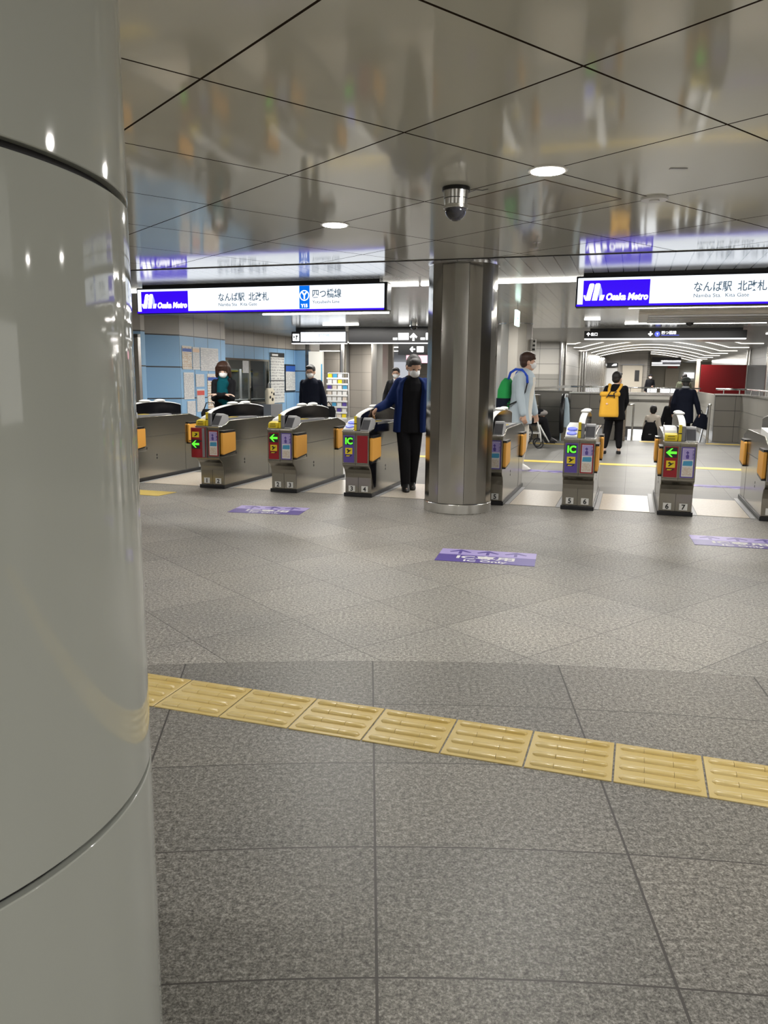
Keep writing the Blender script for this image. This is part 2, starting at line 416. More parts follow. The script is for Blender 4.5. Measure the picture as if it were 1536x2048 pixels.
struct('ceiling', MB().box(-17, -1.75, 17.6, 55, HC, HC + 0.12).box(-1.75, 3.0, 17.6, 24.6, HC, HC + .12).box(3.0, 10, 17.6, 55, HC, HC + 0.12), M['slat_dark'], (0, 0, 0), RZ)
struct('trim_1', MB().box(-12, 10, E_V - 0.004, E_V + 0.024, HC - 0.006, HC + 0.1), M['groove'], (0, 0, 0), RZ)
# barrel vault over the far hall
V0, V1 = -1.75, 3.0
def vault_z(u, dz=0.0):
    t = (u - V0) / (V1 - V0); return HC + 0.36 * math.sin(math.pi * t) ** 0.9 + dz
pts = [(V0 + (V1 - V0) * i / 28, vault_z(V0 + (V1 - V0) * i / 28)) for i in range(29)]
struct('ceiling', MB().prism(pts + [(V1, HC + .6), (V0, HC + .6)], 24.6, 53, 'y'), M['vault'], (0, 0, 0), RZ)
for i in range(8):
    v = 25.3 + 3.0 * i
    path = [(-2.0, v, HC - .012)] + [(p, v, q - .012) for p, q in pts] + [(3.6, v, HC - .012)]
    o = MB().tube(path, 0.012, 6).build('arched_light', M['vline'], None, (0, 0, 0), RZ)
    tag(o, 'thin arched white light line on the vaulted ceiling beyond the stairs', 'light', 'arched light lines of the vault')

def wall(name, p0, p1, z0, z1, m, th=0.12, side=1):
    """wall panel between two plan points; its local x runs along the face"""
    a = Vector(p0); b = Vector(p1); d = (b - a); L = d.length; ang = math.atan2(d.y, d.x)
    mb = MB().box(0, L, 0, th * side, z0, z1)
    return struct(name, mb, m, (a.x, a.y, 0), ang)
def uvw(name, a, b, z0, z1, m, th=0.12, side=1): return wall(name, W(*a)[:2], W(*b)[:2], z0, z1, m, th, side)
# room shell round and behind the camera
uvw('wall_back', (-12, -10), (10, -10), 0, HC, M['beige_wall'], side=-1)
uvw('wall_left', (-12, -10), (-12, 11.85), 0, HC, M['beige_wall'])
uvw('wall_right', (10, -10), (10, 55), 0, HC + .5, M['beige_wall'], side=-1)
# left: angled blue walls of the station office
uvw('wall_left', (-12, 11.86), (-8.18, 11.86), 0, HC, M['blue_wall'])
wall('wall_left', W(-8.18, 11.86)[:2], (-4.60, 14.80), 0, HC, M['blue_plain'])
wall('wall_left', (-4.52, 14.80), (-3.965, 15.20), 0, HC, M['blue_plain'])
wall('wall_left', (-3.965, 15.20), W(-8.37, 15.05)[:2], 0, HC, M['blue_wall'])
uvw('wall_left', (-8.37, 15.05), (-9.37, 15.05), 0, HC, M['blue_plain'], side=-1)
# wall with the office window (opening between v 16.85 and 19.4)
uvw('wall_left', (-9.37, 15.05), (-9.37, 16.85), 0, HC, M['blue_wall'])
uvw('wall_left', (-9.37, 16.85), (-9.37, 19.35), 1.77, HC, M['blue_wall'])
uvw('wall_left', (-9.37, 16.85), (-9.37, 19.35), 0, 0.62, M['blue_wall'])
uvw('wall_left', (-9.37, 19.35), (-9.37, 21.1), 0, HC, M['blue_wall'])
uvw('wall_left', (-9.37, 21.1), (-8.93, 21.1), 0, HC, M['blue_plain'])
uvw('wall_left', (-8.93, 21.1), (-8.93, 21.9), 0, HC, M['beige_wall'])
uvw('wall_left', (-11.6, 15.2), (-11.6, 21.2), 0, HC, mat('office_back_wall', (.55, .48, .38), .6))
struct('ceiling', MB().box(-11.6, -9.5, 15.1, 21.1, 2.2, 2.25), M['white'], (0, 0, 0), RZ)
# left corridor, far
uvw('wall_far', (-16, 32.5), (-11.0, 32.5), 0, HC, M['beige_wall'])
uvw('wall_far', (-9.55, 25.9), (-8.25, 25.0), 0, HC, M['beige_wall'])
uvw('wall_far', (-11.0, 40), (-3.0, 40), 0, HC, M['beige_wall'])
uvw('wall_far', (-17, 21.9), (-17, 55), 0, HC, M['beige_wall'])
box('trim_2', M['lgrey'], None, -.09, .09, -.2, .05, 0, HC, loc=W(-9.5, 25.72), rz=RZ)['kind'] = 'structure'
# wall between the two halls, with its tiled end face
uvw('wall_middle', (-3.3, 24.2), (-2.1, 24.2), 0, HC, M['grey_wall'])
uvw('wall_middle', (-3.3, 24.3), (-3.3, 45), 0, HC, M['beige_wall'])
uvw('wall_middle', (-2.05, 24.3), (-2.0, 31.5), 0, HC, M['grey_wall'])
for i, (u, v, w) in enumerate(((-2.02, 24.15, .11), (-1.95, 31.6, .13), (3.95, 30.6, .12), (3.93, 26.0, .12))):
    o = struct('trim_%d' % (i + 3), MB().cyl((0, 0), w, 0, HC, 20), M['steel_b'], W(u, v), 0, smooth='auto')
# fluted metal wall along the left of the far hall
a, b = W(-1.93, 31.8), W(-1.45, 43.0); d = (b - a); L = d.length
mb = MB().box(0, L, 0, .2, 0, HC)
for i in range(26): mb.cyl((L * (i + .5) / 26, 0), L / 52, 0.02, HC - .02, 12)
struct('wall_metal', mb, M['steel_b'], (a.x, a.y, 0), math.atan2(d.y, d.x), smooth='auto')
uvw('wall_far', (-1.5, 43.0), (0.85, 43.0), 0, HC + .5, M['beige_wall'])
uvw('wall_far', (0.85, 43.0), (0.85, 53), 0, HC + .5, M['beige_wall'])
uvw('wall_far', (0.8, 53), (10, 53), 0, HC + .6, mat('distant_wall', (.4, .37, .3), .5))
# right: dark wall beyond the dado, with pilasters
uvw('wall_right', (3.98, 30.6), (3.98, 45), 0, HC, M['steel_b'], side=-1)
uvw('wall_right', (3.95, 9.0), (3.95, 30.4), 0, HC, M['dark_tile'], side=-1)
# waist-high tiled walls round the stair opening
def dado(name, a, b, m, z1=1.04, th=.16, side=1, rail=True):
    uvw(name, a, b, 0, z1, m, th, side)
    A = W(*a); B = W(*b); d = B - A; L = d.length; ang = math.atan2(d.y, d.x)
    return A, L, ang
dado('wall_low', (-1.30, 18.3), (-0.30, 18.3), M['dark_tile'])
dado('wall_low', (1.80, 18.82), (2.33, 18.82), M['dark_tile'])
dado('wall_low', (2.33, 18.82), (2.33, 9.6), M['mid_tile'], th=.16)
dado('wall_low', (-0.18, 18.46), (-0.18, 24.0), M['mid_tile'], th=.12, side=1)
dado('wall_low', (1.80, 18.98), (1.80, 24.0), M['mid_tile'], th=.12, side=-1)
uvw('wall_low', (-0.3, 24.02), (1.95, 24.02), -0.06, 1.0, mat('pale_grey_stair_wall', (.66, .64, .58), .4))
ls = MB()
ls.box(-1.34, -0.27, 18.26, 18.5, 1.04, 1.07); ls.box(1.78, 2.5, 18.76, 18.99, 1.04, 1.07); ls.box(2.3, 2.52, 9.6, 18.76, 1.04, 1.07)
ls.box(-0.34, 1.95, 23.97, 24.2, 0.92, 1.0)
struct('trim_7', ls, M['steel_b'], (0, 0, 0), RZ)
uvw('trim_8', (-0.2, 23.97), (1.85, 23.97), 0.74, 0.80, M['dark_tile'], th=.04)
# stairwell sides and the lower landing
struct('wall_stairwell', MB().box(H0 - .02, H0, HV0, HV1, -3.6, -.3).box(H1, H1 + .02, HV0, HV1, -3.6, -.3), M['mid_tile'], (0, 0, 0), RZ)
uvw('wall_stairwell', (-3, 28), (5, 28), -3.6, -.3, M['white'])
st = MB()
for i in range(21): st.box(H0 + .01, H1 - .01, HV0 + .28 * i, HV0 + .28 * (i + 1), -3.6, -.17 * (i + 1))
so = st.build('staircase', M['tile_in'], None, (0, 0, 0), RZ); tag(so, 'granite staircase going down between low tiled walls', 'stairs')
# stone pier at the stair head
o = MB().box(-.1, .1, -.1, .12, 0, 1.06).build('stone_pier', M['stone'], None, W(-.17, 18.32), RZ, bevel=.008)
tag(o, 'brown speckled stone pier at the head of the stairs', 'pillar')
o.name = 'stone_pier'

# handrails
def rail(pts, r, name, label, posts=(), parent=None):
    t = empty(name, pts[0], 0, label, 'handrail')
    o = MB().tube([Vector(p) - Vector(pts[0]) for p in pts], r, 10).build('rail', M['chrome'], t, smooth=True)
    for p in posts:
        q = Vector(p) - Vector(pts[0]); MB().cyl((q.x, q.y), r * .8, -pts[0].z, q.z, 12).build('post', M['chrome'], t, smooth='auto')
    return t
def brk(a, b, z0, z1, n, name, label):
    A = W(*a); B = W(*b); t = empty(name, A, 0, label, 'handrail')
    MB().tube([(0, 0, z1), (B.x - A.x, B.y - A.y, z1)], .02, 10).build('rail', M['chrome'], t, smooth=True)
    for i in range(n):
        k = (i + .5) / n; MB().cyl(((B.x - A.x) * k, (B.y - A.y) * k), .012, z0, z1, 8).build('bracket', M['steel_b'], t)
brk((-1.32, 18.38), (-.3, 18.38), 1.07, 1.19, 2, 'handrail', 'steel rail on the low wall left of the stairs')
brk((1.8, 18.88), (2.45, 18.88), 1.07, 1.17, 2, 'handrail', 'steel rail on the low wall right of the stairs')
brk((-.3, 24.1), (1.9, 24.1), 1.0, 1.13, 4, 'handrail', 'long steel rail on the wall across the far end of the stairwell')
brk((2.42, 9.7), (2.42, 18.7), 1.07, 1.17, 8, 'handrail', 'steel rail along the top of the right side wall')
t = empty('stair_handrail', W(.08, 18.42), RZ, 'square-ended steel handrail with post at the left of the stairs', 'handrail')
MB().cyl((0, 0), .02, 0, .80, 12).build('post', M['chrome'], t, smooth='auto')
MB().tube([(-.16, 0, .80), (.0, 0, .80), (0, .3, .78), (0, 3.2, -.95)], .022, 10).build('rail', M['chrome'], t, smooth=True)
MB().tube([(0, 0, .42), (0, .3, .40), (0, 3.2, -1.35)], .014, 8).build('lower_rail', M['chrome'], t, smooth=True)
t = empty('stair_handrail', W(1.66, 18.42), RZ, 'steel handrail with tall post at the right of the stairs', 'handrail')
MB().cyl((0, 0), .028, 0, .82, 12).build('post', M['steel_b'], t, smooth='auto')
MB().tube([(0, 0, .80), (0, .3, .78), (0, 3.2, -.95)], .024, 10).build('rail', M['chrome'], t, smooth=True)
MB().ell((0, 0, .83), (.04, .04, .03)).build('post_cap', M['chrome'], t, smooth=True)

# yellow strips on the floor
def strip(name, label, pts, z=.004, group=None):
    o = MB().prism(pts, 0.0005, z, 'z').build(name, M['tact_flat'], None, (0, 0, 0), RZ); return tag(o, label, 'floor strip', group)
strip('yellow_guide_strip', 'long yellow guide strip crossing the floor beyond the gates', [(-5.6, 12.88), (2.30, 12.88), (2.30, 13.16), (-5.6, 13.16)])
strip('yellow_guide_strip', 'short yellow tactile strip at the head of the stairs', [(.25, 18.05), (1.1, 18.05), (1.1, 18.35), (.25, 18.35)])
strip('yellow_guide_strip', 'yellow strip at the foot of the tiled wall right of the stairs', [(1.62, 18.1), (2.30, 18.1), (2.30, 18.3), (1.62, 18.3)])
strip('yellow_guide_strip', 'yellow strip in front of the escalator', [(-2.7, 16.6), (-.5, 16.6), (-.5, 16.8), (-2.7, 16.8)])
strip('yellow_guide_strip', 'yellow strip on the floor before the leftmost gate', [(-5.6, 7.48), (-5.02, 7.48), (-4.98, 7.80), (-5.6, 7.80)])
# tactile paving of thirty centimetre slabs
T0 = Vector((0.01696, 3.0081)) ; td = Vector((0.9505, -0.3107)).normalized(); tn = Vector((-td.y, td.x))
ta = math.atan2(td.y, td.x)
def tactile_tile():
    t = empty('tactile_tile', (0, 0, 0), ta, '', 'paving slab', 'yellow tactile slabs of the guide path')
    MB().box(.0015, .2985, -.2985, -.0015, -.004, .004).build('slab', M['tactile'], t, bevel=.0015)
    for k in range(4):
        y = -.0375 - .075 * k; mb = MB()
        n = 9; ring = []
        pr = [(-.0170, 0), (-.0155, .0050), (-.0115, .0082), (-.004, .0095), (.004, .0095), (.0115, .0082), (.0155, .0050), (.0170, 0)]
        for (x0, x1) in ((.018, .1), (.1012, .1988), (.2, .282)):
            secs = []
            for s_, f in ((x0, .35 if x0 < .05 else .98), (x0 + (.010 if x0 < .05 else .0015), 1), (x1 - (.010 if x1 > .25 else .0015), 1), (x1, .35 if x1 > .25 else .98)):
                secs.append([(s_, y + p * (f if f < .9 else f), .0035 + q * (f if f > .9 else .3)) for p, q in pr])
            mb.rings(secs)
        mb.build('ridge', M['tactile'], t, smooth='auto')
    return t
tt = tactile_tile()
L_ = 0.3035
for i in range(-10, 15):
    o = tt if i == -10 else copy_tree(tt)
    p = T0 + td * (L_ * i); o.location = (p.x, p.y, 0)
    o['label'] = 'yellow tactile slab with four long ridges in the guide path across the floor'

# purple floor stickers
def floor_sticker(label, c, rz, w, d, flip=False):
    t = empty('floor_sticker', (c[0], c[1], 0), rz, label, 'floor sticker')
    s = -1 if flip else 1
    box('dark_band', M['purple'], t, -w / 2, w / 2, -d / 2, 0.02, .0005, .003)
    box('pale_band', M['lpurple'], t, -w / 2, w / 2, 0.02, d / 2, .0005, .003)
    for k in (-1, 0, 1):
        x = k * w * .29; y0 = .05
        MB().prism([(x - .012, y0), (x + .012, y0), (x + .012, y0 + .09), (x + .075, y0 + .05), (x + .085, y0 + .065), (x, y0 + .145), (x - .085, y0 + .065), (x - .075, y0 + .05), (x - .012, y0 + .09)], .003, .0042, 'z').build('arrow', M['purple'], t)
    text('IC専用', .115, M['paper'], t, (0, -.095, .003), (0, 0, 0), 'lettering', .0006, 'CENTER', off=.003, sx=1.35)
    text('IC Only', .075, M['paper'], t, (0, -.185, .003), (0, 0, 0), 'lettering', .0006, 'CENTER', off=.002, sx=1.35)
    return t
floor_sticker('purple IC Only floor sticker nearest the camera in the middle of the floor', (0.79, 5.79), R(-13), .74, .42)
floor_sticker('purple IC Only floor sticker on the left near gates 2 and 3', (-1.17, 7.79), R(-9.5), .74, .42)
floor_sticker('purple IC Only floor sticker cut off by the right edge', (3.02, 6.44), R(-15), .76, .42)
def far_sticker(label, c, w=1.1, d=.3):
    t = empty('floor_sticker', W(*c), RZ, label, 'floor sticker')
    box('dark_band', M['purple'], t, -w / 2, w / 2, 0, d / 2, .0005, .003)
    mb = MB()
    for k in range(3):
        x = (k - 1) * w * .3; mb.prism([(x - .14, 0), (x + .14, 0), (x, -.12)], .0005, .003, 'z')
    mb.box(-w / 2, w / 2, -.04, 0, .0005, .003); mb.build('pale_arrows', M['lpurple'], t)
far_sticker('flat purple floor sticker inside the gates beyond gates 6 and 7', (1.02, 10.75))
far_sticker('flat purple floor sticker inside the gates near the white shoe', (-1.0, 11.6))
# ------------------------------------------------------------------ columns
t = empty('round_column', (-0.968, 1.258, 0), 0, 'large round grey-green enamelled column filling the left foreground', 'column')
zs = [0.0, .12, .629, 1.634, HC]
MB().cyl((0, 0), .525, 0, HC, 96).build('joint', M['groove'], t, smooth='auto')
for a, b in ((0, .629 - .0065), (.629 + .0065, 1.634 - .0065), (1.634 + .0065, HC)):
    MB().cyl((0, 0), .54, a, b, 160).build('drum_panel', M['enamel'], t, smooth='auto', bevel=.002)
M['steel_far'] = mat('pale_column_steel', (.62, .59, .54), .34, .85)
def steel_column(label, x, y, r=.345, n=12, rot=0.0):
    t = empty('steel_column', (x, y, 0), rot, label, 'column')
    MB().cyl((0, 0), r * .97, 0.09, HC, 48).build('core', M['groove'] if y < 10 else M['steel_far'], t, smooth='auto')
    MB().cyl((0, 0), r * 1.01, 0.0, .10, 64, r * 1.01).build('base_ring', M['steel_b'], t, smooth='auto', bevel=.006)
    MB().cyl((0, 0), r * 1.035, HC - .012, HC, 64).build('top_ring', M['chrome'], t, smooth='auto')
    for k in range(n):
        a0 = 2 * math.pi * (k + (.012 if k % 2 == 0 else 0)) / n; a1 = 2 * math.pi * (k + (.988 if k % 2 else 1)) / n
        pts = [(r * math.cos(a0 + (a1 - a0) * i / 6), r * math.sin(a0 + (a1 - a0) * i / 6)) for i in range(7)]
        am = (a0 + a1) / 2; fl_ = 0.88
        # nearly flat facets with rounded arrises
        P = []
        for i, (px, py) in enumerate(pts):
            ch = Vector(pts[0]).lerp(Vector(pts[6]), i / 6); P.append(tuple(Vector((px, py)).lerp(ch, fl_)))
        q = [(p * .93, s * .93) for p, s in P][::-1]
        MB().prism(P + q, .105, HC - .012, 'z').build('facet_panel', M['steel_col'] if y < 10 else M['steel_far'], t, smooth='auto')
    return t
steel_column('faceted stainless steel column standing before the gates in the centre', .765, 7.985, .345, 16, R(4))
steel_column('second stainless steel column just behind the young man with the green backpack', 2.66, 16.35, .36)
steel_column('distant stainless steel column behind the man in the suit', -0.10, 25.2, .36)
o = MB().cyl((0, 0), .11, 0, HC, 20).build('steel_pole', M['steel_b'], None, (-1.42, 26.3, 0), smooth='auto'); tag(o, 'slim steel pole behind the leaflet rack', 'column')

# ------------------------------------------------------------------ lights
lamps = []
def gp(l, r):
    A = R(38.38); e1 = Vector((math.cos(A), math.sin(A))) * .998; e2 = Vector((-math.sin(A), math.cos(A))) * .998
    return Vector((-.384, 5.959)) + e1 * (r - 3) + e2 * (l - 3)
def downlight(p, label, group=None):
    t = empty('downlight', (p.x, p.y, HC), 0, label, 'light', group)
    MB().cyl((0, 0), .104, -.006, .0, 40, .108).build('trim_ring', M['white'], t, smooth='auto')
    MB().cyl((0, 0), .088, -.009, -.004, 40).build('diffuser', M['lamp'], t, smooth='auto')
    ld = bpy.data.lights.new('downlight_lamp', 'AREA'); ld.shape = 'DISK'; ld.size = .17; ld.energy = DOWN_W * (1.5 if p.y > 4 and abs(p.x) < 1 else 1); ld.color = (1, .98, .93)
    lo = bpy.data.objects.new('downlight_lamp', ld); link(lo, t); lo.location = (0, 0, -.012)
    return t
downlight(gp(1, 3), 'round recessed downlight above the dome camera')
downlight(gp(3, 3), 'round recessed downlight in the ceiling over the left gates')
n = 0
for l in range(-9, 10, 2):
    for r in range(-9, 8, 4):
        p = gp(l, r); uu = p.x * .9542 - p.y * .299; vv = p.x * .299 + p.y * .9542
        if vv < 7.1 and -9 < uu < 9 and vv > -9 and (l, r) not in ((1, 3), (3, 3)):
            # keep the part of the ceiling the photograph shows as it is
            if vv > 2.4 and abs(p.x) < p.y * .62 + .3: continue
            if math.hypot(p.x + .968, p.y - 1.258) < .75: continue
            downlight(p, 'round recessed downlight in the panel ceiling beside or behind the camera', 'downlights outside the view'); n += 1
def line_light(u0, u1, v, label, w=.05, m='line', h=.022, watt=None):
    o = MB().box(u0, u1, v - w / 2, v + w / 2, HC - h, HC - .001).build('linear_light', M[m], None, (0, 0, 0), RZ); tag(o, label, 'light')
    return o
line_light(-8.6, -2.5, 9.24, 'long linear ceiling light hidden behind the left station sign')
line_light(-2.46, -1.58, 9.24, 'linear ceiling light left of the top of the steel column')
line_light(-1.54, 2.3, 9.2, 'linear ceiling light running behind the right station sign')
line_light(-6.41, -4.04, 13.04, 'linear ceiling light under the lower edge of the left station sign')
line_light(-0.11, 3.0, 12.45, 'thick linear ceiling light under the lower edge of the right station sign', .10, h=.05)
line_light(-0.20, 2.34, 16.35, 'linear ceiling light above the dark hanging sign on the right')
line_light(-6.4, -5.6, 15.9, 'short linear ceiling light above the gap between the hanging signs on the left', .05)
line_light(-3.9, -3.2, 15.9, 'short linear ceiling light by the left flank of the steel column', .05)
line_light(-10.3, -8.5, 23.9, 'linear ceiling light low behind the fare adjustment sign', .05)
line_light(-9.9, -7.0, 27.9, 'linear ceiling light second row back in the left corridor', .06)
line_light(-13.0, -11.4, 31.9, 'linear ceiling light far back left in the corridor', .06)
line_light(-10.8, -8.6, 31.9, 'linear ceiling light far back over the suited man', .06)
line_light(-9.4, -7.2, 36, 'linear ceiling light farthest back in the left corridor', .07)
line_light(-7, -4, 20.2, 'linear ceiling light behind the dark arrow sign', .05)
line_light(-.9, -.62, 15.1, 'very short ceiling light left of the ceiling grille', .05)
line_light(2.9, 5.0, 20.2, 'linear ceiling light over the right side wall', .05)
# fill of the bright hall: area lamps at linear fittings, more added where none hangs
def area(u, v, z, sx, sy, e, name='hall_fill_lamp', col=(1, .97, .92), up=False):
    ld = bpy.data.lights.new(name, 'AREA'); ld.shape = 'RECTANGLE'; ld.size = sx; ld.size_y = sy; ld.energy = e; ld.color = col
    lo = bpy.data.objects.new(name, ld); link(lo); lo.location = W(u, v, z); lo.rotation_euler = (R(180) if up else 0, 0, RZ); return lo
for (u, v, s, e) in ((-5, 9.24, 3, 70), (-2, 9.24, 1.5, 30), (.6, 9.2, 3, 60), (-5.2, 13.04, 2.4, 90), (1.4, 12.6, 3, 90), (-2, 13, 2, 60), (1, 16.35, 2.5, 70), (-6, 16, 3, 90), (-9.9, 18, .8, 40),
                     (-9, 23.9, 2, 60), (-7, 20.2, 3, 60), (-8, 28, 3, 70), (-10, 32, 4, 80), (-6.5, 36, 4, 70), (1, 20.2, 3, 60), (.6, 26, 3, 110), (.6, 32, 3, 130), (.0, 41, 2, 50), (-2.6, 22.5, 1, 60), (.6, 38, 3, 150), (3, 46, 3, 300), (4.0, 15, .1, 1)):
    e = e * (1.7 if v > 20 else 1.0)
    area(u, v, HC - .03 if u != -9.9 else 2.15, s, .05, e)
area(.8, 24.9, -.3, 2, .3, 60)  # fill lamp added for the lower level behind the stairs
area(.8, 20.4, 2.4, 2.4, .3, 60)  # fill lamp added over the stairs to brighten the pale wall

# lit advertisement boxes added behind and beside the camera to reflect in the steel column
M['reflbox'] = emi('reflection_box_glow', (.95, .93, .88), 1.6)
for k, (u, v, rz_, w, lb) in enumerate(((-5.5, -9.8, 0, 1.6, 'lit advertisement box added on the rear wall, left'), (-1.2, -9.8, 0, 1.1, 'lit advertisement box added on the rear wall, middle'), (3.2, -9.8, 0, 1.9, 'lit advertisement box added on the rear wall, right'),
                                 (9.8, -3.5, 90, 1.8, 'lit advertisement box added on the right wall behind the camera'), (9.8, 2.0, 90, 1.4, 'lit advertisement box added on the right wall beside the camera'), (9.8, 6.5, 90, 2.0, 'lit advertisement box added on the right wall near the gates'))):
    t = empty('reflection_box', W(u, v, 0), RZ + R(rz_), lb, 'reflection')
    MB().box(-w / 2 - .05, w / 2 + .05, -.05, .08, .55, 2.15).build('frame', M['steel'], t)
    MB().box(-w / 2, w / 2, -.06, .095, .6, 2.1).build('lit_face', M['reflbox'], t)
# ------------------------------------------------------------------ ceiling fittings
t = empty('dome_camera', tuple(F_ for F_ in (0.402, 4.80, HC)), 0, 'silver and black dome security camera under the panel ceiling', 'camera')
MB().cyl((0, 0), .082, -.022, 0, 40).build('mount_ring', M['black'], t, smooth='auto', bevel=.003)
MB().cyl((0, 0), .066, -.105, -.022, 40, .074).build('housing', M['steel_b'], t, smooth='auto')
MB().cyl((0, 0), .0705, -.066, -.062, 40).build('housing_band', M['black'], t, smooth='auto')
MB().cyl((0, 0), .0705, -.12, -.098, 40, .069).build('collar', M['steel_b'], t, smooth='auto', bevel=.002)
rg = []
for k in range(7):
    a = R(90) * k / 6; rg.append([(.064 * math.cos(a) * math.cos(2 * math.pi * i / 32), .064 * math.cos(a) * math.sin(2 * math.pi * i / 32), -.12 - .068 * math.sin(a)) for i in range(32)] if k < 6 else [(.003 * math.cos(2 * math.pi * i / 32), .003 * math.sin(2 * math.pi * i / 32), -.188) for i in range(32)])
MB().rings(rg).build('dome', M['smoke_glass'], t, smooth=True)
MB().tube([(.07, .0, -.03), (.09, .0, -.02), (.12, .03, -.004), (.16, .05, -.003), (.19, .02, -.002)], .0025, 6).build('cable', M['grey'], t)
for (x, y, l, g) in ((W(-4.35, 15.8)[0], W(-4.35, 15.8)[1], 'small dome camera on the ceiling before the dark arrow sign', 0), (W(.93, 15.3)[0], W(.93, 15.3)[1], 'small dark dome camera on the ceiling above the right dark sign', 1)):
    t = empty('dome_camera', (x, y, HC), 0, l, 'camera')
    MB().cyl((0, 0), .085, -.05, 0, 24).build('housing', M['steel_b'] if not g else M['grey'], t, smooth='auto')
    MB().ell((0, 0, -.055), (.075, .075, .085)).build('dome', M['smoke_glass'], t, smooth=True)
p = gp(1, 4)
t = empty('smoke_detector', (p.x, p.y, HC), 0, 'flat round smoke detector plate at a ceiling joint', 'detector')
MB().cyl((0, 0), .078, -.012, 0, 32, .082).build('plate', M['white'], t, smooth='auto'); MB().cyl((0, 0), .03, -.018, -.011, 20).build('sensor', M['white'], t, smooth='auto')
A = R(38.38); c = (gp(1, 3) + gp(2, 3) + gp(1, 4) + gp(2, 4)) / 4
t = empty('access_hatch', (c.x, c.y, HC), A, 'square access hatch outline in a ceiling panel by the dome camera', 'hatch')
mb = MB(); q = .36
for b in ((-q, q, -q, -q + .006), (-q, q, q - .006, q), (-q, -q + .006, -q, q), (q - .006, q, -q, q)): mb.box(*b, -.0025, 0)
mb.build('frame_line', mat('brown_hatch_line', (.12, .08, .05), .5), t)
MB().box(-q + .006, q - .006, -q + .006, q - .006, -.0012, 0).build('hatch_panel', M['ceil_plain'], t)
t_p = W(.55, 4.95)
o = MB().box(-.045, .045, -.011, .011, -.003, 0).build('ceiling_label_plate', M['lgrey'], None, (1.53, 4.33, HC), R(-2)); tag(o, 'tiny rectangular plate on the ceiling right of the downlight', 'plate')
for (x, y) in ((1.22, 6.6),):
    t = empty('sprinkler_head', (x, y, HC), 0, 'small sprinkler head under the ceiling by the column', 'sprinkler')
    MB().cyl((0, 0), .03, -.006, 0, 16).build('rosette', M['chrome'], t); MB().cyl((0, 0), .008, -.045, -.004, 10).build('nozzle', M['chrome'], t); MB().cyl((0, 0), .018, -.05, -.045, 12).build('deflector', M['chrome'], t)
t = empty('ceiling_grille', W(0.05, 13.6, HC), RZ, 'beige louvred ceiling grille under the right station sign', 'vent')
MB().box(0, 2.6, 0, 2.0, -.05, 0).build('frame', mat('beige_grille', (.5, .45, .38), .4), t)
for k in range(5): box('slat', M['beige_wall'] if False else M['lgrey'], t, .15, 2.5, .15 + .36 * k, .35 + .36 * k, -.075, -.05)

# ------------------------------------------------------------------ signs
def station_sign(u0, w, label, line=True, mirror=0):
    t = empty('station_sign', W(u0, 8.66, -.037), RZ, label, 'sign'); t.scale = (1.0275, 1, 1.0275)
    zb, zt = 2.078, 2.388
    MB().box(0.0, w, 0, .16, zb, zt).build('casing', M['black'], t, bevel=.012)
    MB().box(.07, w - .10, .03, .15, zt, (HC + .037) / 1.0275).build('header', M['black'], t)
    MB().box(.02, w - .035, -.006, .01, zb + .030, zt - .020).build('white_face', M['signwhite'], t, bevel=.004)
    MB().box(.012, w - .035, -.008, .004, zb + .010, zb + .030).build('blue_stripe', M['signblue'], t)
    q = MB().box(.075, .722, -.010, 0, 2.092, 2.343).build('logo_panel', M['signblue'], t)
    # stroke emblem: two slanting ribbons rising to a rounded top
    def rib(x, wd, z0, z1, sl, m, y=-.0135, name='logo_stroke'):
        pts = [(x, z0), (x + wd, z0), (x + wd + sl, z1 - .012), (x + wd + sl - .01, z1), (x + sl + .010, z1), (x + sl, z1 - .012)]
        return MB().prism(pts, y, -.009, 'y').build(name, m, q)
    z0, z1 = 2.145, 2.312
    rib(.100, .050, z0, z1, .034, M['glyph']); rib(.166, .050, z0, z1, .026, M['glyph'])
    MB().prism([(.240, z1 - .004), (.222, z1), (.228, z1 - .1), (.240, z0), (.270, z0), (.262, z1 - .07)], -.0125, -.009, 'y').build('logo_stroke', M['logoshade'], q)
    MB().prism([(.236, z0), (.274, z0), (.290, z0 + .052), (.250, z0 + .052)], -.0135, -.009, 'y').build('logo_stroke', M['glyph'], q)
    MB().prism([(.080, z0 + .052), (.100, z0 + .052), (.104, z0 + .005), (.092, z0 + .015)], -.0125, -.009, 'y').build('logo_stroke', M['glyph'], q)
    text('Osaka Metro', .090, M['glyph'], q, (.300, -.011, 2.148), shear=.18, off=.0042, fit=.405)
    text('なんば駅  北改札', .104, M['inkgrey'], t, (1.125, -.008, 2.220), off=.0016, fit=.655)
    text('Namba Sta.  Kita Gate', .050, M['inkgrey'], t, (1.13, -.008, 2.158), off=.0004, fit=.50)
    if line:
        p = MB().box(2.170, 2.296, -.010, 0, 2.112, 2.366).build('line_panel', M['signblue2'], t)
        mb = MB(); n = 36
        for k in range(n):
            a0 = 2 * math.pi * k / n; a1 = 2 * math.pi * (k + 1) / n
            mb.prism([(2.233 + ra * math.cos(aa), 2.258 + ra * math.sin(aa)) for ra, aa in ((.058, a0), (.058, a1), (.049, a1), (.049, a0))], -.0125, -.009, 'y')
        mb.build('line_ring', M['glyph'], p)
        text('Y', .105, M['glyph'], p, (2.233, -.011, 2.221), align='CENTER', off=.0025)
        text('Y15', .050, M['glyph'], p, (2.233, -.011, 2.128), align='CENTER', off=.0016)
        text('四つ橋線', .104, M['inkgrey'], t, (2.325, -.008, 2.236), off=.0016, fit=.35)
        text('Yotsubashi Line', .050, M['inkgrey'], t, (2.33, -.008, 2.168), off=.0004, fit=.33)
    return t
station_sign(-6.012, 3.22, 'lit white and blue station name sign on the left with the line symbol')
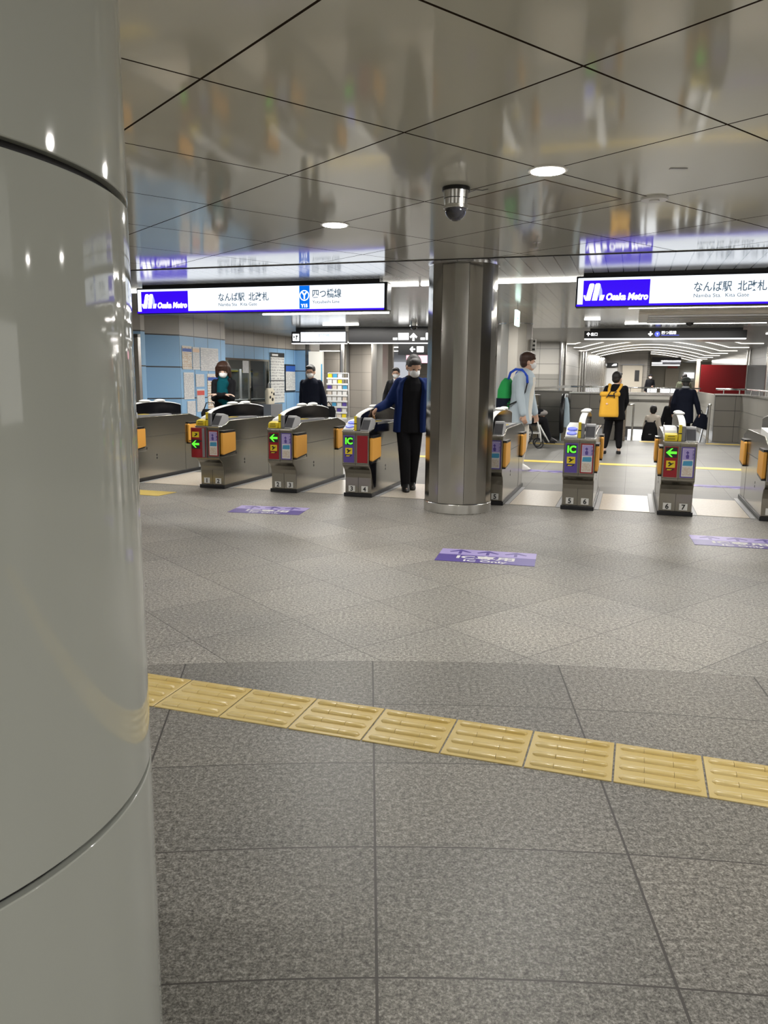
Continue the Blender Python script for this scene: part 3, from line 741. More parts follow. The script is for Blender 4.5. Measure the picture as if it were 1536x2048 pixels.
station_sign(-.622, 3.22, 'lit white and blue station name sign cut off at the right')

t = empty('fare_adjustment_sign', W(-7.55, 16.8, 0), RZ, 'lit white fare adjustment sign with black walking pictogram box', 'sign')
MB().box(0, 1.34, 0, .12, 2.10, 2.36).build('casing', M['black'], t, bevel=.01)
MB().box(.1, 1.3, .03, .09, 2.36, HC).build('header', M['black'], t)
MB().box(.235, 1.33, -.006, 0, 2.135, 2.345).build('white_face', M['signwhite'], t, bevel=.006)
MB().box(0.01, 1.33, -.01, .12, 2.085, 2.102).build('light_strip', M['glyph'], t)
pb = MB().box(.035, .195, -.008, 0, 2.15, 2.31).build('pictogram_panel', M['signwhite2'], t, bevel=.004)
MB().prism([(.12, 2.17), (.14, 2.17), (.14, 2.24), (.16, 2.24), (.16, 2.28), (.11, 2.27), (.10, 2.25), (.12, 2.25)], -.011, -.007, 'y').build('pictogram', M['picto'], pb)
MB().box(.055, .085, -.011, -.007, 2.22, 2.26).build('pictogram', M['picto'], pb)
text('のりこし精算機', .10, M['signink'], t, (.31, -.008, 2.235), off=.0005, sx=.92)
text('Fare Adjustment', .05, M['signink'], t, (.31, -.008, 2.165))
t = empty('direction_sign', W(-6.15, 16.8, 0), RZ, 'long black hanging direction sign with two lit white up arrows', 'sign')
MB().box(0, 2.9, 0, .12, 2.105, HC - .002).build('casing', M['black'], t, bevel=.006)
MB().box(.02, 2.9, -.01, .12, 2.088, 2.105).build('light_strip', M['glyph'], t)
def arrow(x, z, s, m, t, y=-.004, ang=0.0, name='arrow'):
    P = [(-.13, -.5), (.13, -.5), (.13, .05), (.36, -.16), (.5, 0.02), (0, .5), (-.5, .02), (-.36, -.16), (-.13, .05)]
    c_, s_ = math.cos(ang), math.sin(ang)
    return MB().prism([(x + (p * c_ - q * s_) * s, z + (p * s_ + q * c_) * s) for p, q in P], y - .003, y + .004, 'y').build(name, m, t)
arrow(1.52, 2.23, .17, M['glyph'], t); arrow(2.04, 2.23, .17, M['glyph'], t)
for x0, wd in ((1.05, .36), (1.68, .24)):
    MB().box(x0 + .12, x0 + wd, -.007, .001, 2.165, 2.315).build('lit_line_box', M['glyph'], t, bevel=.01)
    MB().box(x0, x0 + .1, -.007, .001, 2.165, 2.215).build('lit_line_box', M['glyph'], t, bevel=.01)
text('1', .06, M['signink'], t, (1.28, -.0085, 2.21), name='numeral')
t = empty('direction_sign', W(-1.06, 17.95, 0), RZ, 'long black hanging sign on the right with down arrow and round blue line symbol', 'sign')
MB().box(0, 3.28, 0, .12, 2.235, 2.40).build('casing', M['black'], t, bevel=.006)
MB().box(.12, 3.2, .02, .1, 2.40, HC).build('header', M['black'], t)
MB().box(.01, 3.27, -.012, .12, 2.215, 2.236).build('light_strip', M['glyph'], t)
arrow(1.38, 2.33, .10, M['glyph'], t, ang=math.pi)
MB().cyl((0, 0), .055, 0, .008, 28).xf(Matrix.Translation((1.52, -.002, 2.325)) @ Matrix.Rotation(R(90), 4, 'X')).build('line_symbol', M['glyphb'], t)
text('Y', .07, M['glyph'], t, (1.52, -.012, 2.300), align='CENTER')
text('四つ橋線', .075, M['glyph'], t, (1.60, -.004, 2.325), off=.001)
MB().box(1.60, 1.96, -.006, 0, 2.295, 2.305).build('blue_underline', M['glyphb'], t)
arrow(.09, 2.33, .08, M['glyph'], t); text('出口', .075, M['glyph'], t, (.14, -.004, 2.30), off=.0015)
t = empty('direction_sign', W(-6.4, 21.6, 0), RZ, 'small distant black sign with white left arrow behind the man in blue', 'sign')
MB().box(0, 1.1, 0, .1, 1.98, 2.3).build('casing', M['black'], t); MB().box(.1, .9, .02, .08, 2.3, HC).build('header', M['black'], t)
arrow(.42, 2.14, .16, M['glyph'], t, ang=R(90)); MB().box(.55, .75, -.006, 0, 2.06, 2.22).build('lit_line_box', M['glyph'], t)
MB().box(.25, 1.05, -.02, .08, 1.76, 1.97).build('pink_panel', M['pinklit'], t)
t = empty('exit_lamp', (1.99, 12.1, HC), RZ, 'narrow white and green emergency exit lamp hanging edge-on right of the column', 'lamp')
MB().box(-.017, .017, -.17, .17, -.31, -.08).build('lamp_body', M['greenlamp'], t, bevel=.004); MB().cyl((0, 0), .008, -.08, 0, 8).build('stem', M['steel_b'], t)
MB().box(-.019, .019, -.1, .02, -.215, -.185).build('green_mark', M['exitgreen'], t)
t = empty('projecting_sign', (3.0, 16.1, 0), R(-50), 'small white projecting sign with black pictograms on the second column', 'sign')
MB().box(-.06, .06, -.02, .02, 1.90, 2.14).build('panel', M['paper'], t)
for k in range(3): MB().box(-.01 + .01 * k, .06, -.026, -.019, 1.92 + .08 * k, 1.96 + .08 * k).build('pictogram', M['picto'], t)
# ------------------------------------------------------------------ ticket gates
GW, GL = .315, 1.57
body_prof = [(0, .04), (0, .22), (-.012, .27), (-.04, .315), (-.085, .35), (-.10, .365), (-.10, .745), (-.09, .757), (.06, .77), (.10, .785), (.15, .812), (.18, .818),
             (1.36, .818), (1.60, .76), (1.665, .735), (1.67, .365), (1.655, .35), (1.61, .315), (1.582, .27), (1.57, .22), (1.57, .04)]
def arch(y): return .90 + .095 * math.sin(math.pi * min(max((y + .07) / 1.5, 0), 1)) ** .55
def gate(u, label, nums, left, right, bulge=False, fin='black', dark_side=False, tray='yellow', papers=False, sides=(1,)):
    t = empty('ticket_gate', W(u, VG), RZ, label, 'ticket gate', 'ticket gates in the barrier line')
    MB().prism(body_prof, 0, GW, 'x').build('body', M['steel'], t, bevel=.006)
    MB().box(-.012, GW + .012, -.02, GL + .03, 0, .042).build('plinth', M['black'], t, bevel=.004)
    # bright rim round the front of the console
    MB().box(-.004, GW + .004, -.106, -.02, .742, .758).build('front_rim', M['steel_b'], t, bevel=.005)
    mb = MB(); mb.box(GW / 2 - .0015, GW / 2 + .0015, -.1015, -.1, .37, .74); mb.box(GW / 2 - .0015, GW / 2 + .0015, -.0015, 0, .045, .24)
    mb.box(.002, GW - .002, -.1015, -.1, .712, .715); mb.box(.002, GW - .002, -.1015, -.1, .388, .391)
    mb.build('front_seam', M['groove'], t)
    for x in (-.0012, GW):
        m2 = MB().box(x, x + .0012, .05, 1.6, .558, .562).box(x, x + .0012, 1.22, 1.224, .05, .558)
        m2.box(x, x + .0012, .3, .318, .40, .43).box(x, x + .0012, .52, .538, .30, .325).box(x, x + .0012, .52, .538, .26, .285)
        m2.build('side_seam', M['groove'], t)
        MB().box(x, x + .0015, -.05, .30, .384, .389).build('side_trim', M['steel_b'], t)
    # padded flaps, front and rear
    for sx in sides:
        for y0 in (-.075, 1.28):
            x0, x1 = (GW, GW + .034) if sx else (-.034, 0)
            P = [(y0 + .02, .415), (y0 + .31, .445), (y0 + .325, .455), (y0 + .325, .665), (y0 + .31, .68), (y0 + .015, .68), (y0, .665), (y0, .43)]
            f = MB().prism(P, x0, x1, 'x').build('flap', M['orange'], t, bevel=.008)
            MB().box(x0, x1 * 1.0 if sx else x1, y0 + .02, y0 + .3, .675, .70).build('flap_housing', M['black'], f)
            MB().prism([(y0 + .02, .40), (y0 + .3, .43), (y0 + .3, .447), (y0 + .02, .417)], x0, x1 - (.004 if sx else 0), 'x').build('flap_edge', M['black'], f)
    # arched fin over the middle of the gate
    ys = [-.07 + (1.33 + .07) * i / 22 for i in range(23)]
    top = [(y, arch(y)) for y in ys]
    MB().prism([(-.07, .76)] + top + [(1.335, .93), (1.335, .80), (.2, .80), (.1, .76)], .135, .195, 'x').build('fin', M['blackgloss'], t, bevel=.004)
    mb = MB(); rim = []
    for (y, z) in top: rim.append([(.133, y, z - .002), (.197, y, z - .002), (.197, y, z + .003), (.182, y, z + .010), (.148, y, z + .010), (.133, y, z + .003)])
    mb.rings(rim).build('fin_rim', M['white'], t, smooth='auto')
    MB().box(.163, .197, -.082, -.045, .758, .905).build('fin_post', M['grey'], t, bevel=.004)
    y_ = MB().box(.134, .163, -.088, -.045, .758, .918).build('yellow_edge', M['yellow'], t, bevel=.003)
    MB().box(.1335, .1635, -.0895, -.087, .83, .84).build('edge_mark', M['picto'], y_)
    for yc in (.52, .86):
        z = arch(yc); MB().ell((.165, yc, z + .016), (.05, .115, .022)).build('reader_pad', M['white'], t, smooth=True)
    # sloping screen of the right-hand lane
    MB().prism([(-.085, .757), (-.072, .775), (.03, .892), (.05, .90), (.16, .875), (.17, .81), (.04, .76)], .203, GW - .012, 'x').build('screen_housing', M['lgrey'], t, bevel=.004)
    sc = MB().box(.210, GW - .018, 0, .003, 0, .135).xf(Matrix.Translation((0, -.077, .772)) @ Matrix.Rotation(R(-41), 4, 'X')).build('screen', M['screen'], t)
    MB().prism([(.16, .816), (.16, .846), (.9, .838), (.95, .816)], .205, GW - .01, 'x').build('card_deck', M['grey'], t, bevel=.003)
    MB().box(.215, GW - .02, .22, .42, .842, .85).build('card_slot', M['dyellow'] if not papers else M['white'], t)
    # reader of the left-hand lane
    if tray == 'yellow':
        b = MB().prism([(-.098, .758), (-.098, .80), (-.08, .822), (-.01, .835), (-.01, .76)], .008, .128, 'x').build('reader_hood', M['yellow'], t, bevel=.006)
        MB().box(.035, .1, -.1, -.097, .802, .808).build('slot', M['picto'], b)
        MB().box(.03, .105, -.0995, -.0975, .77, .79).build('hood_lettering', M['dyellow'], b)
        MB().prism([(-.01, .82), (.03, .855), (.16, .885), (.55, .88), (.55, .81), (-.01, .76)], .008, .128, 'x').build('card_tray', M['white'], t, bevel=.005)
    else:
        b = MB().prism([(-.098, .758), (-.095, .775), (.0, .82), (.08, .86), (.5, .885), (.5, .81), (.0, .76)], .006, .130, 'x').build('card_tray', M['white'], t, bevel=.005)
        for c_ in ((-.045, .803), (.035, .842)):
            MB().cyl((0, 0), .05, 0, .006, 28).xf(Matrix.Translation((.068, c_[0], c_[1])) @ Matrix.Rotation(R(24), 4, 'X') @ Matrix.Diagonal((1, .62, 1, 1))).build('reader_face', M['bluetrans'], b, smooth='auto')
    if dark_side:
        MB().prism([(-.08, .39), (-.03, .33), (.10, .1), (.16, .1), (.2, .7), (.2, .84), (.15, .842), (.06, .762), (-.08, .74)], GW, GW + .0015, 'x').build('side_panel', M['blackgloss'], t)
    # number plates
    for k, x in ((0, .04), (1, .195)):
        if nums[k]:
            p = box('number_plate', M['paper'], t, x, x + .078, -.003, 0, .058, .125, bevel=.001)
            text(nums[k], .07, M['picto'], p, (x + .039, -.0038, .067), align='CENTER', off=.002, name='numeral')
    # display and notice on the front
    def led_panel(x0, x1, bg, sym, parent, y=-.102, order=0):
        p = box('display_panel', bg, parent, x0, x1, y - .0015, y + .001, .40, .705)
        w = x1 - x0; xc = (x0 + x1) / 2
        if sym is None: return
        za, zp = (.645, .53) if order == 0 else (.57, .655)
        if sym == 'IC':
            box('led_square', M['picto'], p, x0 + .015, x1 - .015, y - .0025, y, za - .045, za + .045)
            text('IC', .098, M['led'], p, (xc, y - .0035, za - .036), align='CENTER', off=.0035, sx=.98)
        else:
            box('led_square', M['picto'], p, x0 + .008, x1 - .008, y - .0025, y, za - .05, za + .05)
            P = [(-.05, 0), (0, .043), (.014, .043), (-.014, .012), (.05, .012), (.05, -.012), (-.014, -.012), (.014, -.043), (0, -.043)]
            MB().prism([(xc + a_, za + b_) for a_, b_ in P], y - .0045, y - .002, 'y').build('led_arrow', M['led'], p)
        box('picto_ground', M['yellow'], p, xc - .042, xc + .042, y - .003, y, zp - .035, zp + .035)
        MB().prism([(xc - .028, zp + .012), (xc - .01, zp + .024), (xc + .005, zp + .010), (xc + .03, zp + .016), (xc + .03, zp + .010), (xc + .008, zp), (xc + .026, zp - .004), (xc + .01, zp - .006), (xc - .012, zp - .022), (xc - .026, zp - .022), (xc - .006, zp + .002), (xc - .02, zp + .006)], y - .0045, y - .003, 'y').build('pictogram', M['picto'], p)
        MB().prism([(xc - .04, zp - .062), (xc - .04, zp - .044), (xc + .04, zp - .044), (xc + .02, zp - .062)], y - .0035, y, 'y').build('black_tag', M['picto'], p)
        MB().prism([(xc - .034, zp - .060), (xc - .028, zp - .05), (xc + .02, zp - .05), (xc, zp - .060)], y - .0042, y - .003, 'y').build('tag_mark', M['yellow'], p)
    def notice(x0, x1, border, parent):
        y = -.102
        p = box('notice', border, parent, x0, x1, y - .0015, y + .001, .40, .705)
        a, b = x0 + .012, x1 - .012
        box('notice_sheet', M['paper'], p, a, b, y - .0025, y, .412, .692)
        box('purple_field', M['lpurple'], p, a + .004, b - .004, y - .0032, y, .578, .688)
        MB().prism([(a + .035, .590), (a + .03, .62), (a + .045, .635), (a + .03, .65), (a + .045, .668), (a + .06, .65), (a + .05, .635), (a + .062, .62), (a + .06, .590)], y - .004, y - .003, 'y').build('purple_figure', M['purple'], p)
        text('IC専用', .024, M['purple'], p, (b - .012, y - .0038, .678), (R(90), R(90), 0), name='lettering', sx=1.3)
        MB().prism([(a + .006, .52), (a + .012, .566), (b - .012, .57), (b - .006, .562), (b - .006, .528), (b - .014, .52)], y - .0032, y, 'y').build('blue_field', M['cyan'], p)
        box('text_block', M['printc'], p, a + .006, b - .006, y - .0032, y, .420, .508)
    if bulge:
        P = []
        for i in range(13):
            a_ = R(180 + 180 * i / 12); P.append((.045 + .10 * math.cos(a_), -.10 + .075 * math.sin(a_)))
        P += [(.145, -.098), (-.055, -.098)]
        b = MB().prism(P, .385, .735, 'z').build('lane_lamp_housing', M['red'], t, smooth='auto')
        P2 = [(p * 1.0 + .002, q) for p, q in P if p > .10]
        MB().prism([(.118, -.153), (.135, -.135), (.147, -.10), (.147, -.095), (.10, -.095)], .39, .73, 'z').build('housing_side', M['grey'], b)
        MB().box(-.045, .115, -.178, -.15, .575, .585).build('housing_band', M['picto'], b)
        dp = Matrix.Translation((.0, -.075, 0))
        p = MB().box(-.012, .098, -.1765, -.1735, .49, .60).build('led_square', M['picto'], b)
        MB().prism([(.040 + a_, .545 + b_) for a_, b_ in [(-.05, 0), (0, .043), (.014, .043), (-.014, .012), (.05, .012), (.05, -.012), (-.014, -.012), (.014, -.043), (0, -.043)]], -.1795, -.1765, 'y').build('led_arrow', M['led'], b)
        MB().box(0, .09, -.1775, -.1735, .625, .69).build('picto_ground', M['yellow'], b)
        MB().prism([(.02, .635), (.05, .66), (.03, .675), (.07, .672), (.07, .655), (.05, .64)], -.179, -.177, 'y').build('pictogram', M['picto'], b)
    elif left: led_panel(.016, .142, M[left[0]], left[1], t, order=left[2] if len(left) > 2 else 0)
    if right[0] == 'notice': notice(.172, .300, M[right[1]], t)
    else: led_panel(.178, .300, M[right[1]], None, t)
    return t
gate(-6.21, 'leftmost stainless ticket gate, its front hidden behind the foreground column', (None, None), ('red', 'arrow'), ('notice', 'red'))
gate(-4.93, 'stainless ticket gate numbered 1 and 2 with a bulging red lane lamp', ('1', '2'), None, ('notice', 'red'), bulge=True)
gate(-3.985, 'stainless ticket gate numbered 2 and 3 with a green arrow and purple-edged notice', ('2', '3'), ('red', 'arrow'), ('notice', 'purple'))
gate(-3.06, 'stainless ticket gate numbered 3 and 4 with green IC letters and a plain red panel', ('3', '4'), ('purple', 'IC'), ('plain', 'red'), dark_side=True, tray='blue')
gate(-1.57, 'stainless ticket gate half hidden by the steel column, right plate numbered 5', ('4', '5'), ('red', 'arrow'), ('notice', 'purple'))
gate(-.625, 'stainless ticket gate numbered 5 and 6 with green IC letters and red-edged notice', ('5', '6'), ('purple', 'IC'), ('notice', 'red'), tray='blue')
gate(.340, 'stainless ticket gate numbered 6 and 7 with a green arrow on red', ('6', '7'), ('red', 'arrow'), ('notice', 'purple'), sides=(0,))
gate(1.290, 'rightmost stainless ticket gate cut off by the right edge of the photo', ('7', '8'), ('purple', 'IC'), ('notice', 'red'), tray='white', sides=(0,))

# cream mats and ribbed metal strips between the gates
lanes = [(-5.86, -4.98), (-4.60, -4.02), (-3.655, -3.09), (-2.73, -1.60), (-1.24, -.65), (-.295, .31), (.67, 1.26), (1.62, 2.2)]
for k, (a, b) in enumerate(lanes):
    names = ['leftmost lane', 'lane between gates 1/2 and 2/3', 'lane between gates 2/3 and 3/4', 'wide lane where the man in blue stands', 'lane right of the steel column', 'lane between gates 5/6 and 6/7', 'lane between gates 6/7 and 7/8', 'lane beyond the rightmost gate']
    o = MB().box(a + .05, b - .05, 8.36, 9.56, .0008, .004).build('gate_mat', M['cream'], None, (0, 0, 0), RZ)
    tag(o, 'cream speckled floor mat in the ' + names[k], 'floor mat', 'gate mats')
    for (p, q, sd) in ((a, a + .045, 'left'), (b - .045, b, 'right')):
        o = MB().box(p, q, 8.34, 9.75, .0008, .005).build('metal_floor_strip', M['lgrey'], None, (0, 0, 0), RZ)
        tag(o, 'grey ribbed strip along the %s edge of the mat in the %s' % (sd, names[k]), 'floor strip', 'strips beside the gate mats')

# ------------------------------------------------------------------ notices on the blue wall
def flat_on(p0, p1, name, label, cat, s0, s1, z0, z1, m, th=.012, group=None, off=.003, bevel=0):
    """a sheet or board on the camera side of the wall p0-p1, between distances s0 and s1 along it"""
    a = Vector(p0); b = Vector(p1); d = (b - a).normalized()
    t = MB().box(s0, s1, -th - off, -off, z0, z1).build(name, m, None, (a.x, a.y, 0), math.atan2(d.y, d.x), bevel)
    return tag(t, label, cat, group)
FA, FB = (-3.965, 15.20), W(-8.37, 15.05)[:2]
FL = (Vector(FB) - Vector(FA)).length
def notice_on(label, s0, s1, z0, z1, m='print', band=None):
    o = flat_on(FA, FB, 'wall_notice', label, 'notice', s0 * FL, s1 * FL, z0, z1, M[m], .008, 'paper notices on the blue wall')
    if band: MB().box(s0 * FL + .01, s1 * FL - .01, -.0125, -.011, band[1], band[2]).build('title_band', M[band[0]], o)
    return o
notice_on('tall printed notice with a blue title, top left on the blue wall', .04, .25, 1.46, 1.91, 'printc', ('bluep', 1.80, 1.86))
notice_on('printed notice with a peach title, second along the top row on the blue wall', .27, .43, 1.46, 1.90, 'print', ('peach', 1.80, 1.87))
notice_on('large white text notice at the top right of the blue wall', .45, .88, 1.44, 1.90, 'print')
notice_on('narrow tall text notice at the lower left of the blue wall', .06, .28, .88, 1.40, 'print')
notice_on('small text notice in the middle of the blue wall', .33, .52, 1.12, 1.37, 'print')
notice_on('notice with a red title band low on the blue wall', .34, .52, .62, 1.07, 'print', ('redp', .95, 1.04))
notice_on('white notice with a broad blue title beside the woman in teal', .60, .97, .60, 1.38, 'printc', ('bluep', 1.24, 1.31))
notice_on('small low white notice just above the leftmost gate', .12, .30, .55, .84, 'print')
# recessed door at the far left
t = empty('door_1', W(-8.62, 11.80), RZ); t['kind'] = 'structure'
MB().box(0, .42, 0, .05, .02, 2.0).build('door_glass', mat('greenish_door_glass', (.16, .2, .19), .12), t)
for a, b in ((-.03, .03), (.36, .44)): MB().box(a, b, -.03, .05, 0, 2.04).build('door_frame', M['steel_b'], t)
MB().box(-.03, .44, -.03, .05, 1.98, 2.04).build('door_frame', M['steel'], t)
MB().box(.16, .19, -.04, 0, .9, 1.3).build('door_handle', M['black'], t)
# office window
WA, WB = W(-9.37, 16.85), W(-9.37, 19.35)
wd_ = (WB - WA); wang = math.atan2(wd_.y, wd_.x)
t = empty('window_1', WA, wang); t['kind'] = 'structure'
WL = 2.5
fr = MB().box(0, WL, -.02, .05, 1.73, 1.775).box(0, WL, -.02, .05, .62, .66).box(0, .05, -.02, .05, .62, 1.77).box(WL - .05, WL, -.02, .05, .62, 1.77).box(1.35, 1.42, -.01, .04, .66, 1.73)
fr.build('window_frame', M['steel'], t)
MB().box(.05, WL - .05, .012, .018, .66, 1.73).build('window_pane', M['glass'], t)
o = MB().box(1.0, 1.32, -.006, 0, 1.42, 1.72).build('window_notice', M['print'], None, WA, wang); tag(o, 'white paper notice taped to the office window', 'notice')
for (s0, s1, l) in ((.95, 1.30, 'left dark ticket screen behind the office window'), (1.55, 2.1, 'right dark ticket screen behind the office window')):
    o = empty('office_screen', WA, wang, l, 'screen')
    MB().box(s0 - .04, s1 + .04, .30, .36, .75, 1.52).build('cabinet', M['grey'], o); MB().box(s0, s1, .285, .30, .95, 1.42).build('screen_face', M['screen'], o)
    MB().box(s0, s1, .28, .30, 1.45, 1.475).build('yellow_bar', M['yellow'], o)
o = MB().box(-.2, WL + .2, .05, .75, .70, .74).build('office_counter', M['lgrey'], None, WA, wang); tag(o, 'grey counter inside the office window', 'counter')
t = empty('tote_bag', WA + (WB - WA) * .80 + Vector((.25, -.1, .0)), wang, 'cream and black tote bag standing before the office window', 'bag')
MB().loft([(0, 0, .62, .19, .07), (0, 0, .95, .20, .07), (0, 0, 1.03, .17, .03)], 20, 4).build('bag_body', M['bag_cream'], t, smooth='auto')
for c_ in ((-.1, .8, .05), (.03, .74, .06), (.11, .88, .05), (-.02, .92, .035)):
    MB().ell((c_[0], -.07, c_[1]), (c_[2], .006, c_[2] * .8)).build('black_patch', M['picto'], t, smooth=True)
MB().tube([(-.1, 0, 1.0), (-.08, 0, 1.14), (0, 0, 1.2), (.08, 0, 1.14), (.1, 0, 1.0)], .008, 8).build('handle', M['paper'], t, smooth=True)
o = MB().box(-.35, .35, -.2, .2, 0, .62).build('bag_ledge', M['grey'], None, WA + (WB - WA) * .80 + Vector((.25, -.1, 0)), wang); tag(o, 'grey ledge carrying the tote bag under the office window', 'ledge')
# maps beside the window
a_ = W(-9.37, 19.35); b_ = W(-9.37, 21.1)
o = flat_on(a_[:2], b_[:2], 'map_board', 'tall map board with black header between window and blue framed poster', 'board', .06, .92, .62, 1.98, M['printb'], .03)
MB().box(.06, .92, -.04, -.032, 1.86, 1.98).build('header', M['picto'], o); MB().box(.12, .5, -.043, -.038, 1.89, 1.94).build('header_lettering', M['paper'], o); MB().box(.05, .93, -.036, -.032, 1.22, 1.24).build('divider', M['picto'], o)
o = flat_on(a_[:2], b_[:2], 'framed_poster', 'black framed white poster with a blue header beside the tall map board', 'poster', 1.0, 1.68, .92, 1.68, M['picto'], .03, bevel=.004)
MB().box(1.02, 1.66, -.036, -.032, .95, 1.64).build('poster_sheet', M['printb'], o); MB().box(1.02, 1.66, -.038, -.034, 1.48, 1.64).build('poster_header', M['bluep'], o)
# lit white pillar board and leaflet rack
o = MB().box(0, .42, -.06, .06, .55, 2.05).build('poster_pillar', M['poster_light'], None, W(-8.88, 21.0), RZ); tag(o, 'tall pale lit board on the pillar left of the leaflet rack', 'board')
MB().box(.385, .42, -.065, -.058, .55, 1.7).build('blue_edge', M['cyan'], o)
RK = W(-8.30, 20.9)
t = empty('leaflet_rack', RK, RZ, 'tall white wire leaflet rack standing by the blue wall', 'rack')
for x in (0, .62): MB().tube([(x, .16, .1), (x, 0.1, 1.45)], .012, 8).build('upright', M['white'], t, smooth=True)
MB().tube([(0, .1, 1.45), (.62, .1, 1.45)], .012, 8).build('top_bar', M['white'], t)
MB().prism([(0, -.15), (.7, -.2), (.62, .2), (0, .2)], .0, .03, 'z').build('base', M['white'], t)
lf = [('paper', 'white'), ('lpurple', 'purple'), ('printc', 'brown printed'), ('peach', 'peach'), ('purple', 'dark purple'), ('cyan', 'blue'), ('yellow', 'yellow')]
for r_ in range(8):
    z = .16 + .16 * r_; y = .06 - .0 * r_ - (.10 * (1 - r_ / 8))
    MB().box(-.01, .64, y - .05, y - .042, z, z + .045).build('shelf', M['white'], t)
    for c_ in range(4 if r_ < 6 else 3):
        k = random.choice([0, 0, 0, 0, 1, 2, 2, 3, 4, 5, 6]); w_ = lf[k]
        o = MB().box(0, .12, -.006, .006, 0, .14).build('leaflet', M[w_[0]], None, RK + Matrix.Rotation(RZ, 3, 'Z') @ Vector((.02 + .155 * c_, y - .02, z + .008)), RZ)
        tag(o, 'small printed leaflet standing in a row of the white leaflet rack', 'leaflet', 'leaflets in the rack')
o = MB().box(0, .36, 0, .05, .95, 1.95).build('landscape_poster', M['greenposter'], None, W(-8.0, 24.75), RZ - .1); tag(o, 'tall lit poster with a yellow-green hillside under white arcs beside the grey corridor wall', 'poster')
MB().tube([(0, -.01, 1.62), (.12, -.01, 1.70), (.25, -.01, 1.76), (.36, -.01, 1.78)], .02, 6).build('white_arc', M['glyph'], o); MB().tube([(.02, -.01, 1.78), (.15, -.01, 1.87), (.36, -.01, 1.9)], .02, 6).build('white_arc', M['glyph'], o)
o = MB().box(0, .36, 0, .05, .45, .88).build('white_board', M['paper'], None, W(-8.0, 24.75), RZ - .1); tag(o, 'plain white board under the yellow-green poster', 'board')

# red hoarding and grey screens beyond the stairs
P_ = W(2.03, 26.3)
t = empty('red_hoarding', P_, RZ, 'large glossy deep red board beyond the stairwell', 'board')
MB().box(0, 1.30, 0, .06, .5, 1.84).build('red_sheet', M['redhoard'], t, bevel=.004); MB().box(.05, .12, .06, .3, 0, .5).build('foot', M['grey'], t); MB().box(1.1, 1.17, .06, .3, 0, .5).build('foot', M['grey'], t)
t = empty('grey_screen', W(3.36, 26.35), RZ, 'grey partition panel right of the red board', 'partition')
MB().box(0, .52, 0, .05, 0, 1.84).build('panel', M['lgrey'], t)
o = MB().box(0, .10, 0, .1, 0, 2.0).build('pink_edge_post', M['pinklit'] if False else M['peach'], None, W(1.9, 26.32), RZ); tag(o, 'pale post at the left edge of the red board', 'post')
t = empty('wall_counter', W(-1.25, 42.9), RZ, 'grey doorway and screen on the far beige wall behind the yellow backpack', 'doorway')
MB().box(.75, 1.75, -.12, 0, 0, 2.1).build('door_leaf', M['officewall'], t); MB().box(1.38, 1.60, -.16, -.12, 1.3, 1.85).build('dark_screen', M['picto'], t); MB().box(.7, 1.8, -.2, 0, 2.1, 2.16).build('lintel', M['grey'], t)
o = MB().box(.0, .62, -.1, 0, 2.0, 2.22).build('wall_sign', M['picto'], None, W(-1.35, 42.8), RZ); tag(o, 'small black sign on the far beige wall', 'sign')
MB().prism([(.3, 2.06), (.4, 2.16), (.55, 2.18), (.55, 2.08)], -.115, -.1, 'y').build('white_mark', M['glyph'], o)
o = MB().box(.0, .55, -.3, 0, .4, 1.95).build('ticket_machine', M['paper'], None, W(-1.3, 42.85), RZ); tag(o, 'pale upright machine below the small black sign', 'machine')
t = empty('direction_sign', W(1.0, 46, 0), RZ, 'distant black hanging sign with a white lit edge at the end of the hall', 'sign')
MB().box(0, 1.5, 0, .1, 2.2, 2.6).build('casing', M['black'], t); MB().box(0, 1.45, -.02, .1, 2.15, 2.2).build('light_strip', M['glyph'], t); MB().box(0, .55, -.02, 0, 2.24, 2.32).build('blue_light', M['glyph'], t)
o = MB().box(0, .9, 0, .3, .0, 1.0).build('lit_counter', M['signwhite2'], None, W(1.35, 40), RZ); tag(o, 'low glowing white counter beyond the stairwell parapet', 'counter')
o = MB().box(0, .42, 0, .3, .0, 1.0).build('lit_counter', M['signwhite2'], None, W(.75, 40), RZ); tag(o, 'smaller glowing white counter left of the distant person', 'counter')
o = MB().box(0, .8, 0, .05, .5, 2.1).build('beige_door', mat('pale_beige_door', (.5, .45, .36), .5), None, W(2.0, 52.8), RZ); tag(o, 'beige door with a small red sign at the end of the hall', 'door')
MB().box(.1, .7, -.02, 0, 2.12, 2.22).build('red_plate', M['redp'], o)
o = MB().box(0, .6, 0, .05, 1.5, 1.85).build('lit_notice', M['signwhite'], None, W(3.1, 52.8), RZ); tag(o, 'small bright notice on the end wall of the hall', 'notice')
o = MB().box(0, 1.7, 0, .05, -1.9, -.075).build('lower_level_glow', emi('lower_level_glow_white', (.95, .98, 1.0), 1.6), None, W(-.02, 23.9), RZ); tag(o, 'white glowing sheet standing in for the lit lower level below the stairs', 'panel')  # glowing sheet added to stand in for the bright lower level

